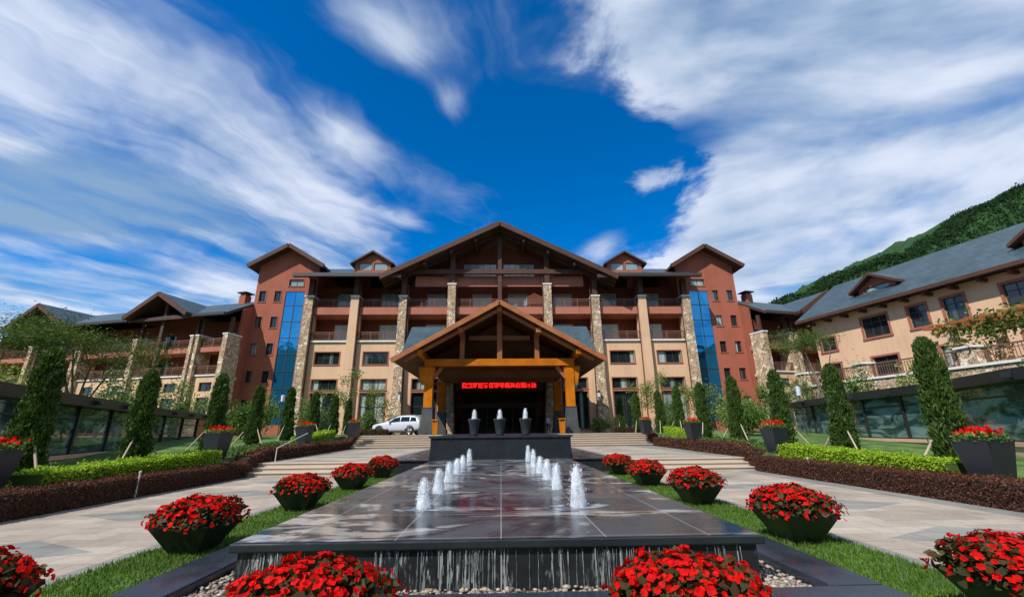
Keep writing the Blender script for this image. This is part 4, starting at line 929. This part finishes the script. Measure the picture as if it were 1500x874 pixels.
for side, rows in cyp.items():
    for k, (x, y, s_) in enumerate(rows):
        p = protos[k % 3]; o_ = p if k % 3 not in used else copy_tree(p); used.add(k % 3)
        o_.location = (x, y, zbed(y)); o_.rotation_euler = (0, 0, random.random()*6.28); o_.scale = (s_*random.uniform(.92, 1.06), s_*random.uniform(.92, 1.06), s_*random.uniform(.97, 1.04))
        pos = 'nearest to the camera' if k == 0 else ('farthest, by the forecourt' if k == len(rows)-1 else word[k]+' from the camera')
        tag(o_, f'clipped columnar cypress in the {side} row, {pos}', 'tree', 'columnar cypresses in two rows')

# ================================================================== GLASS SCREENS
def screen(label, pts, zb, zt):
    q = thing('glass_screen', label, 'glass wall', (pts[0][0], pts[0][1], 0)); o0 = Vector((pts[0][0], pts[0][1], 0)); sx = -1 if pts[0][0] < 0 else 1
    cu = MB(); si = MB()
    for a, c in zip(pts, pts[1:]):
        A, C = Vector((*a, 0))-o0, Vector((*c, 0))-o0; dd = (C-A).normalized(); nrm = Vector((-dd.y, dd.x, 0))*(1 if sx > 0 else -1)   # towards the path
        L = (C-A).length; n = max(1, round(L/3.4))
        cu.beam(A+Vector((0, 0, zb/2+.1)), C+Vector((0, 0, zb/2+.1)), .5, zb+.1); si.beam(A+Vector((0, 0, zb+.22)), C+Vector((0, 0, zb+.22)), .62, .14)
        for i in range(n):
            p0, p1 = A+dd*(L*i/n), A+dd*(L*(i+1)/n)
            g = MB(); v0, v1 = Vector((0, 0, zb+.3)), Vector((0, 0, zt-.35))
            g.beam((p0+p1)/2+Vector((0, 0, (zb+.3+zt-.35)/2))-dd*(L/n*.48), (p0+p1)/2+Vector((0, 0, (zb+.3+zt-.35)/2))+dd*(L/n*.48), .05, zt-zb-.65); g.build('glass_panel', 'teal_glass', q)
            f = MB(); f.beam(p0+v0, p0+v1, .16, .22, upv=nrm); f.beam(p0+v0+nrm*.02+dd*.1, p1+v0+nrm*.02-dd*.1, .1, .1); f.beam(p0+v1+nrm*.02+dd*.1-Vector((0, 0, .5)), p1+v1+nrm*.02-dd*.1-Vector((0, 0, .5)), .07, .07)
            f.beam(p0+Vector((0, 0, zt-.32))-nrm*.3, p0+Vector((0, 0, zt-.2))+nrm*.7, .1, .18); f.build('post', 'black_metal', q)
    cu.build('plinth', 'beige_stucco', q); si.build('sill', 'beige_stucco', q)
    r = MB()
    for a, c in zip(pts, pts[1:]):
        A, C = Vector((*a, 0))-o0, Vector((*c, 0))-o0; dd = (C-A).normalized(); nrm = Vector((-dd.y, dd.x, 0))*(1 if sx > 0 else -1)
        r.beam(A+Vector((0, 0, zt-.2))+nrm*.1, C+Vector((0, 0, zt-.2))+nrm*.1, .75, .40)
    r.build('canopy', 'black_metal', q)
screen('dark framed glass screen with flat canopy along the left garden bed', [(-13.2, 6.5), (-14.9, 12.5), (-20.2, 25), (-21.6, 29), (-24.5, 38)], .55, 3.1)
screen('dark framed glass screen with flat canopy along the right garden bed', [(17.0, 6), (17.8, 14.1), (19.6, 18.5), (20.5, 24.3), (23.0, 34.0)], .72, 3.45)

# ================================================================== RETAINING TERRACE right
RT = thing('retaining_wall', 'stone retaining wall with white coping under the right hand terrace', 'wall', (26.6, 21.1, 0))
tp = [(28.2, 12), (26.8, 21.1), (26.1, 26), (24.9, 32.7), (25.9, 38), (30.5, 45)]
b = MB(); cpb = MB(); o0 = Vector((26.6, 21.1, 0))
for a, c in zip(tp, tp[1:]):
    A, C = Vector((*a, 0))-o0, Vector((*c, 0))-o0
    b.beam(A+Vector((0, 0, 2.4)), C+Vector((0, 0, 2.4)), .4, 4.6); cpb.beam(A+Vector((0, 0, 4.78)), C+Vector((0, 0, 4.78)), .6, .14)
b.build('stone_face', 'cobble_stone', RT); cpb.build('coping', 'white_stone', RT)
b = MB(); b.quad(*[(x, y, 4.6) for x, y in tp], (36, 47, 4.6), (48, 30, 4.6), (40, 12, 4.6)); struct(b.build('terrace', 'paving_stone', recalc=False))
for i, (x, y) in enumerate(((27.3, 17.6), (26.75, 23.4), (25.6, 29.6), (25.2, 35.0))):
    q = thing('stone_pier', 'squat stone pier with white cap on the retaining wall, '+['beside the pergola post', 'second from the pergola', 'third from the pergola', 'farthest from the pergola'][i], 'pier', (x, y, 4.85), 0, 'stone piers on the retaining wall')
    b = MB(); b.box(-.42, .42, -.42, .42, 0, .95); b.build('shaft', 'cobble_stone', q); b = MB(); b.box(-.52, .52, -.52, .52, .95, 1.08); b.build('cap', 'white_stone', q)
for i, (a, c) in enumerate((((26.85, 22.8), (27.3, 18.2)), ((25.7, 29.0), (26.6, 24.0)), ((25.2, 34.4), (25.55, 30.2)), ((29.3, 43.2), (25.6, 35.7)))):
    A, C = Vector((*a, 4.85)), Vector((*c, 4.85)); q = thing('terrace_railing', 'brown terrace railing on the retaining wall, '+['section under the pergola', 'second section from the pergola', 'third section from the pergola', 'section nearest the right wing'][i], 'railing', A, math.atan2(C.y-A.y, C.x-A.x), 'terrace railings')
    L = (C-A).length; railing(q, 0, L, 0, 0, .95)
PG = thing('pergola', 'timber pergola overgrown with vines on the right hand terrace', 'pergola', (29.0, 22.5, 4.6))
for x, y in ((-1.6, 2.2), (-1.4, -3.0), (1.4, 2.2), (1.4, -3.0)):
    b = MB(); b.box(x-.2, x+.2, y-.2, y+.2, 0, 2.5); b.build('post', 'beige_stucco', PG)
for q in ((-1.75, -1.45, -5, 3.2, 2.5, 2.75), (1.25, 1.55, -5, 3.2, 2.5, 2.75)):
    b = MB(); b.box(*q); b.build('beam', 'wood_barge', PG)
for k in range(10):
    b = MB(); b.box(-2.4, 2.2, -4.6+.85*k, -4.48+.85*k, 2.75, 2.95); b.build('rafter', 'wood_barge', PG)
n = 2600; P = np.stack([np.random.uniform(-2.6, 1.5, n), np.random.uniform(-4, 2.8, n), 2.6+np.random.normal(0, .35, n)], 1); k = np.random.rand(n) < .4; P[k, 2] -= np.random.rand(k.sum())*2.2; P[k, 0] = -1.7+np.random.normal(0, .3, k.sum()); P[k, 1] = np.round(P[k, 1]/2)*2+np.random.normal(0, .3, k.sum())
leaves('vine', P, .22, ['leaf_tree', 'leaf_pale'], PG, .6, mi=np.random.rand(n) < .25)

# ================================================================== TREES AND SHRUBS
def blob_pts(n, c, r, seed, clump=14, k=.55):
    rs = np.random.RandomState(seed); u = rs.normal(size=(clump, 3)); u /= np.linalg.norm(u, axis=1, keepdims=True); cc = u*(rs.rand(clump, 1)**.45)*np.array(r)*.8
    i = rs.randint(0, clump, n); v = rs.normal(size=(n, 3)); v /= np.linalg.norm(v, axis=1, keepdims=True); s_ = rs.uniform(.55, 1.2, clump)[i][:, None]
    return np.array(c)+cc[i]+v*(rs.rand(n, 1)**.5)*np.array(r)*k*s_
def shrub(label, loc, r, h, lm, n, size, seed, group='leafy shrubs in the beds'):
    q = thing('shrub', label, 'shrub', loc, 0, group)
    leaves('foliage', blob_pts(n, (0, 0, h*.52), (r, r, h*.5), seed), size, lm, q, .5)
    b = MB(); rs = random.Random(seed)
    for k in range(4): b.tube((0, 0, -.2), (rs.uniform(-.5, .5)*r, rs.uniform(-.5, .5)*r, h*.75), .03, .012, 6)
    b.build('stems', 'bark', q); return q
# umbrella tree, left
T = thing('umbrella_tree', 'broad feathery tree with several slender trunks rising behind the left glass screen', 'tree', (-22.6, 24, .7))
b = MB(); rs = random.Random(5); pads = []
for k in range(6):
    a = rs.uniform(0, 6.28); p0 = Vector((rs.uniform(-.25, .25), rs.uniform(-.25, .25), 0)); p1 = p0+Vector((math.cos(a)*.5, math.sin(a)*.5, 2.6)); p2 = p1+Vector((math.cos(a)*1.0, math.sin(a)*1.0, 1.9+rs.uniform(-.3, .5)))
    b.tube(p0, p1, .075, .055, 7); b.tube(p1, p2, .055, .035, 7)
    for j in range(4):
        c = a+rs.uniform(-1.1, 1.1); e = p2+Vector((math.cos(c)*rs.uniform(.7, 1.7), math.sin(c)*rs.uniform(.7, 1.7), rs.uniform(.3, 1.6))); b.tube(p2, e, .03, .012, 5); pads.append(e)
b.build('trunk', 'bark', T)
P = []; rsn = np.random.RandomState(4)
for e in pads:
    n = 430; P.append(np.array(e)+rsn.normal(0, 1, (n, 3))*np.array([.72, .72, .26])); 
    P.append(np.array(e)+np.array([rsn.uniform(-1, 1), rsn.uniform(-1, 1), rsn.uniform(-.9, .4)])+rsn.normal(0, 1, (260, 3))*np.array([.5, .5, .16]))
leaves('foliage', np.concatenate(P), .12, 'leaf_tree', T, .32, flat=.5)
# slender tree, right
T = thing('slender_tree', 'slender tree with bare pale stems and a flat feathery crown by the right terrace', 'tree', (22.1, 29, .7))
b = MB(); rs = random.Random(8); pads = []
for k in range(5):
    a = rs.uniform(0, 6.28); p0 = Vector((rs.uniform(-.15, .15), rs.uniform(-.15, .15), 0)); p1 = Vector((-.2+math.cos(a)*.3, math.sin(a)*.3, 3.6)); p2 = p1+Vector((math.cos(a)*.9-.3, math.sin(a)*.9, 2.6)); b.tube(p0, p1, .07, .05, 7); b.tube(p1, p2, .05, .025, 6)
    for j in range(4):
        c = rs.uniform(0, 6.28); e = p2+Vector((math.cos(c)*rs.uniform(.4, 1.1), math.sin(c)*rs.uniform(.4, 1.1), rs.uniform(.1, 1.1))); b.tube(p2, e, .022, .01, 5); pads.append(e)
for k in range(9):
    a = rs.uniform(0, 6.28); z0 = rs.uniform(2.2, 4.6); p0 = Vector((-.1+math.cos(a)*.12, math.sin(a)*.12, z0)); b.tube(p0, p0+Vector((math.cos(a)*rs.uniform(.8, 1.6), math.sin(a)*1.0, rs.uniform(.2, .9))), .018, .006, 5)
b.build('trunk', 'bark', T); P = []
for e in pads: P.append(np.array(e)+rsn.normal(0, 1, (330, 3))*np.array([.5, .5, .2]))
P.append(np.array([[1.6, -.5, 4.9]])+rsn.normal(0, 1, (260, 3))*np.array([.9, .6, .35]))
leaves('foliage', np.concatenate(P), .12, 'leaf_tree', T, .32, flat=.4)
# young trees against the facade
yt = [(-16.4, 46.6, 6.8, 1), (-19.2, 45.5, 4.6, 0), (-13.2, 47.0, 5.0, 0), (15.1, 46.8, 5.8, 0), (16.9, 47.2, 6.6, 1), (20.0, 46.4, 5.0, 0), (22.5, 45.5, 4.6, 0)]
yl = ['tall thin young tree before the beige wall left of the porch', 'bushy young tree before the stone pillar at the left end of the facade', 'small young tree nearest the left side of the porch',
      'young tree before the beige wall nearest the right side of the porch', 'tallest thin young tree right of the porch with bare top', 'young tree before the right end stone pillar', 'young bushy tree at the foot of the right tower']
for i, ((x, y, h, bare), lb) in enumerate(zip(yt, yl)):
    q = thing('young_tree', lb, 'tree', (x, y, 1.3), 0, 'young trees along the facade'); b = MB(); b.tube((0, 0, 0), (.1, 0, h*.9), .06, .02, 7); rs = random.Random(i)
    tips = []
    for k in range(9):
        z0 = h*rs.uniform(.3, .85); a = rs.uniform(0, 6.28); e = Vector((math.cos(a)*rs.uniform(.5, 1.2), math.sin(a)*.8, z0+rs.uniform(.2, .8))); b.tube((.05, 0, z0), e, .022, .008, 5); tips.append(e)
    b.build('trunk', 'bark', q); P = [np.array(e)+rsn.normal(0, .34, (150, 3)) for e in tips]
    leaves('foliage', np.concatenate(P), .17, ['leaf_pale', 'leaf_shrub'], q, .5, mi=rsn.rand(9*150) < .4)
# shrubs
def row(side, pts, phrase, lm):
    for i, (x, y, r, h) in enumerate(pts):
        shrub(f'leafy green shrub {phrase}, number {word[i] if i else "one"} from the camera' if False else f'leafy green shrub {phrase}, {"nearest to the camera" if i == 0 else ("farthest" if i == len(pts)-1 else word[i]+" from the camera")}', (x, y, zbed(y)-.1), r, h, lm[i % len(lm)], 2200, .17, 100+i+(50 if side > 0 else 0), 'leafy shrubs in the beds')
row(-1, [(-19.5, 15.5, 1.6, 3.3), (-23.0, 19.5, 1.6, 3.9), (-23.2, 27, 1.6, 4.3), (-25.0, 31.5, 1.7, 4.5), (-26.0, 36, 1.7, 4.6), (-26.5, 40.5, 1.8, 4.8)], 'behind the left glass screen', ['leaf_shrub', 'leaf_pale'])
row(1, [(23.6, 17.5, 1.3, 4.2), (23.2, 23.2, 1.2, 4.3), (22.6, 27.2, 1.2, 3.9), (24.0, 34.2, 1.2, 4.2), (24.5, 40, 1.6, 4.2)], 'between the right glass screen and the retaining wall', ['leaf_shrub', 'leaf_pale'])
row(-1, [(-17.8, 31, 1.5, 2.6), (-19.5, 35.5, 1.7, 3.2), (-21.8, 41, 1.8, 4.2), (-17.2, 41.5, 1.6, 2.8), (-13.0, 44.0, 1.4, 2.4)], 'in the left bed behind the cypresses', ['leaf_shrub', 'leaf_shrub', 'leaf_pale'])
row(1, [(16.5, 29, 1.4, 2.2), (18.0, 33, 1.6, 2.8), (20.5, 38, 1.7, 3.2), (16.0, 42, 1.6, 2.8), (10.2, 46.2, 1.4, 1.5), (23.5, 44, 1.8, 3.6)], 'in the right bed behind the cypresses', ['leaf_shrub', 'leaf_pale', 'leaf_shrub'])
row(-1, [(-34, 26, 2.4, 4.6), (-38, 33, 2.6, 5.2), (-45, 41, 3.0, 6.4), (-36, 41, 2.2, 4.8), (-52, 50, 4.0, 8.0), (-70, 62, 6, 11)], 'before the long left wing', ['leaf_shrub', 'leaf_lime', 'leaf_shrub'])

# ================================================================== SMALL THINGS
for x, side in ((-5.33, 'left'), (5.02, 'right')):
    q = thing('litter_bin', f'orange wooden litter bin at the foot of the {side} front porch column', 'litter bin', (x, 36.35, 1.352), 0, 'orange litter bins')
    b = MB(); b.frus(0, 0, .05, .95, .38, .38, .46, .46); b.build('body', 'wood_orange', q); b = MB(); b.box(-.29, .29, -.29, .29, 1.12, 1.2)
    for a in (-.2, .2):
        for c in (-.2, .2): b.box(a-.03, a+.03, c-.03, c+.03, .95, 1.12)
    b.build('lid', 'wood_orange', q); b = MB(); b.box(-.2, .2, -.2, .2, .95, 1.0); b.build('opening', 'black_metal', q)
for x, side in ((-11.45, 'left'), (11.25, 'right')):
    q = thing('wall_lantern', f'pale glass lantern on the stone pillar {side} of the porch', 'lantern', (x, 49.6, 5.4), 0, 'wall lanterns')
    b = MB(); b.lathe([(0, -.45), (.13, -.4), (.18, .35), (.0, .36)], n=6); b.build('glass', 'lantern_glass', q); b = MB(); b.lathe([(.26, .36), (.04, .62), (0, .64)], n=6); b.box(-.03, .03, 0, .4, .4, .46); b.build('cap', 'black_metal', q)
q = thing('street_lamp', 'slim dark lamp post with pale head among shrubs left of the facade', 'lamp post', (-18.7, 38, 1.2)); b = MB(); b.tube((0, 0, 0), (0, 0, 3.0), .03, .025, 8); b.build('pole', 'black_metal', q); b = MB(); b.lathe([(0, 2.95), (.14, 3.0), (.17, 3.5), (0, 3.55)], n=12); b.build('lamp_head', 'lantern_glass', q)
q = thing('street_lamp', 'slim dark lamp post with pale lamp head beside the retaining wall on the right', 'lamp post', (21.2, 30.5, .9)); b = MB(); b.tube((0, 0, 0), (0, 0, 2.9), .03, .025, 8); b.build('pole', 'black_metal', q); b = MB(); b.lathe([(0, 2.85), (.13, 2.9), (.17, 3.45), (0, 3.55)], n=12); b.build('lamp_head', 'lantern_glass', q)

# ---- parked car
CAR = thing('parked_car', 'silver white estate car parked left of the porch, facing left', 'car', (-9.05, 40.1, 1.352), R(-14))
# local x towards the rear, profile stations: x, sill z, belt z, roof z, half width
st = [(-2.38, .42, .72, .74, .66), (-2.2, .28, .86, .88, .84), (-1.75, .24, .95, .99, .92), (-1.05, .22, 1.02, 1.08, .94), (-.82, .22, 1.04, 1.16, .94), (-.15, .22, 1.07, 1.58, .945), (.45, .22, 1.09, 1.66, .945), (1.3, .22, 1.11, 1.66, .94), (1.95, .26, 1.12, 1.58, .92), (2.22, .34, 1.10, 1.30, .88), (2.36, .46, .95, 1.0, .80)]
def ring(x, zs_, zb, zr, w_):
    top = zr-zb > .2; wt = w_*.76 if top else w_*.86
    h = [(w_*.80, zs_), (w_, zs_+.18), (w_*1.0, (zs_+zb)/2+.05), (w_*.965, zb), (wt+.03, zr-.06 if top else zb+(zr-zb)*.6), (wt-.10, zr), (0, zr+.02)]
    return [(x, -y, z) for y, z in h]+[(x, y, z) for y, z in h[-2::-1]]
b = MB(); rings = [ring(*s_) for s_ in st]; n = len(rings[0]); vs = [p for r_ in rings for p in r_]
fs = [(j*n+i, j*n+i+1, (j+1)*n+i+1, (j+1)*n+i) for j in range(len(rings)-1) for i in range(n-1)]+[(j*n+n-1, j*n, (j+1)*n, (j+1)*n+n-1) for j in range(len(rings)-1)]
b.idx(vs, fs+[tuple(range(n))[::-1], tuple((len(rings)-1)*n+i for i in range(n))]); o_ = b.build('body', 'car_paint', CAR, smooth=True)
sb = o_.modifiers.new('s', 'SUBSURF'); sb.levels = 1; sb.render_levels = 2
def gl(x, f, s_):   # a point on the cabin side at fraction f from belt to roof
    for q0, q1 in zip(st, st[1:]):
        if q0[0] <= x <= q1[0]:
            u = (x-q0[0])/(q1[0]-q0[0]); zb, zr, w_ = [q0[i]+(q1[i]-q0[i])*u for i in (2, 3, 4)]
            y0, y1 = w_*.965, w_*.76+.03; return (x, s_*(y0+(y1-y0)*f+.006), zb+(zr-.06-zb)*f)
for s_ in (-1, 1):
    for pts in ([(-.62, .12), (-.12, .80), (.42, .86), (.42, .12)], [(.50, .12), (.50, .86), (1.32, .86), (1.32, .12)], [(1.40, .12), (1.40, .86), (1.86, .80), (2.0, .14)]):
        g = MB(); p = [Vector(gl(x, f, s_)) for x, f in pts]; off = Vector((0, s_*.028, .0)); g.idx([q_+off for q_ in p]+[q_-off for q_ in p], [(0, 1, 2, 3), (7, 6, 5, 4), (0, 4, 5, 1), (1, 5, 6, 2), (2, 6, 7, 3), (3, 7, 4, 0)]); g.build('side_window', 'car_glass', CAR)
g = MB(); g.idx([(-.86, -.72, 1.13), (-.86, .72, 1.13), (-.22, .62, 1.57), (-.22, -.62, 1.57), (-.86, -.72, 1.06), (-.86, .72, 1.06), (-.22, .62, 1.5), (-.22, -.62, 1.5)], [(0, 1, 2, 3), (7, 6, 5, 4), (0, 4, 5, 1), (1, 5, 6, 2), (2, 6, 7, 3), (3, 7, 4, 0)]); g.build('windscreen', 'car_glass', CAR)
for x in (-1.5, 1.38):
    for s_ in (-1, 1):
        wb = bpy.data.objects.new('wheel', None); COL.objects.link(wb); wb.parent = CAR; wb.location = (x, s_*.86, .36)
        b = MB(); b.lathe([(.24, -.11), (.33, -.115), (.365, -.07), (.365, .07), (.33, .115), (.24, .11)], n=28, axis='y'); b.build('tyre', 'tyre', wb, smooth=True)
        b = MB(); b.lathe([(.255, -.10), (.235, -.09), (.225, .05), (0, .05)], n=24, axis='y') if s_ < 0 else b.lathe([(.255, .10), (.235, .09), (.225, -.05), (0, -.05)], n=24, axis='y')
        for k in range(5):
            a = 2*math.pi*k/5; b.beam((0, s_*.07, 0), (.235*math.cos(a), s_*.085, .235*math.sin(a)), .03, .075, upv=(0, 1, 0))
        b.build('rim', 'alloy', wb)
        b = MB(); b.lathe([(.36, 0), (.44, 0), (.44, s_*.02), (.36, s_*.02)], (0, s_*.055, .03), n=24, axis='y'); b.build('wheel_arch', 'tyre', wb)
for s_ in (-1, 1):
    b = MB(); b.lathe([(0, -.05), (.11, -.03), (.13, .03), (0, .05)], (-2.2, s_*.62, .74), n=12); b.build('headlight', 'lamp_clear', CAR)
    b = MB(); b.box(2.16, 2.33, s_*.70-.09, s_*.70+.13, .86, 1.12); b.build('tail_light', 'lamp_red', CAR)
    b = MB(); b.box(-.62, -.45, s_*1.0-.1, s_*1.0+.1, 1.07, 1.2); b.build('mirror', 'car_paint', CAR)
    b = MB(); b.beam((-.2, s_*.62, 1.66), (1.8, s_*.62, 1.68), .04, .05); b.build('roof_rail', 'alloy', CAR)

# ---- person by the entrance
def person(loc, rz):
    J = {'pel': (0, 0, .93), 'waist': (0, .01, 1.08), 'chest': (0, .01, 1.28), 'neck': (0, 0, 1.45), 'head0': (0, -.015, 1.53), 'head1': (0, -.02, 1.62), 'head2': (0, 0, 1.69)}
    rad = {'pel': .135, 'waist': .115, 'chest': .145, 'neck': .055, 'head0': .07, 'head1': .092, 'head2': .07}
    Ed = [('pel', 'waist'), ('waist', 'chest'), ('chest', 'neck'), ('neck', 'head0'), ('head0', 'head1'), ('head1', 'head2')]
    def add(k, p, r, fr): J[k] = p; rad[k] = r; Ed.append((fr, k))
    for s_, t_ in ((-1, 'l'), (1, 'r')):
        st_ = .12 if s_ < 0 else -.14
        add('hip'+t_, (s_*.09, 0, .86), .095, 'pel'); add('kn'+t_, (s_*.10, -st_*.6-.02, .48), .062, 'hip'+t_); add('an'+t_, (s_*.10, -st_+.03, .09), .042, 'kn'+t_); add('toe'+t_, (s_*.115, -st_-.13, .035), .035, 'an'+t_)
        add('sh'+t_, (s_*.19, .01, 1.38), .062, 'chest'); add('el'+t_, (s_*.23, st_*.4+.02, 1.11), .045, 'sh'+t_); add('wr'+t_, (s_*.23, st_*.5-.1, .89), .028, 'el'+t_); add('pa'+t_, (s_*.225, st_*.5-.13, .81), .034, 'wr'+t_)
        for f in range(4): add(f'f{f}'+t_, (s_*(.225), st_*.5-.165+.022*f, .745-.01*(f in (1, 2))), .0095, 'pa'+t_); add(f'g{f}'+t_, (s_*(.205), st_*.5-.160+.022*f, .715-.01*(f in (1, 2))), .0085, f'f{f}'+t_)
        add('th'+t_, (s_*.215, st_*.5-.18, .80), .011, 'pa'+t_)
    add('nose', (0, -.115, 1.60), .014, 'head1'); add('earl', (-.085, .0, 1.61), .014, 'head1'); add('earr', (.085, .0, 1.61), .014, 'head1')
    ks = list(J); me = bpy.data.meshes.new('p'); me.from_pydata([J[k] for k in ks], [(ks.index(a), ks.index(c)) for a, c in Ed], []); o_ = bpy.data.objects.new('p', me); COL.objects.link(o_)
    md = o_.modifiers.new('skin', 'SKIN'); md.use_smooth_shade = True
    for k, v in zip(ks, me.skin_vertices[0].data): v.radius = (rad[k], rad[k]*(.75 if k in ('pel', 'waist', 'chest') else 1)); v.use_root = (k == 'pel')
    ss = o_.modifiers.new('s', 'SUBSURF'); ss.levels = 2
    dg = bpy.context.evaluated_depsgraph_get(); m2 = bpy.data.meshes.new_from_object(o_.evaluated_get(dg)); bpy.data.objects.remove(o_)
    for k in ('skin', 'shirt', 'trousers', 'tyre'): m2.materials.append(M_[k])
    for p in m2.polygons:
        c = p.center; arm = abs(c.x) > .185
        p.material_index = 3 if c.z < .09 else (2 if c.z < .95 and not arm else (1 if (c.z < 1.44 and not arm) or (arm and c.z > 1.12) else 0))
        p.use_smooth = True
    q = thing('person', 'person in a pale blue shirt and dark trousers walking at the entrance right side', 'person', loc, rz)
    bo = bpy.data.objects.new('body', m2); COL.objects.link(bo); bo.parent = q
    b = MB(); b.lathe([(.088, 0), (.104, .04), (.098, .09), (.06, .13), (0, .14)], (0, .018, 1.60), n=16); b.build('hair', 'hair', q, smooth=True)
person((4.72, 44.2, 1.352), R(-35))
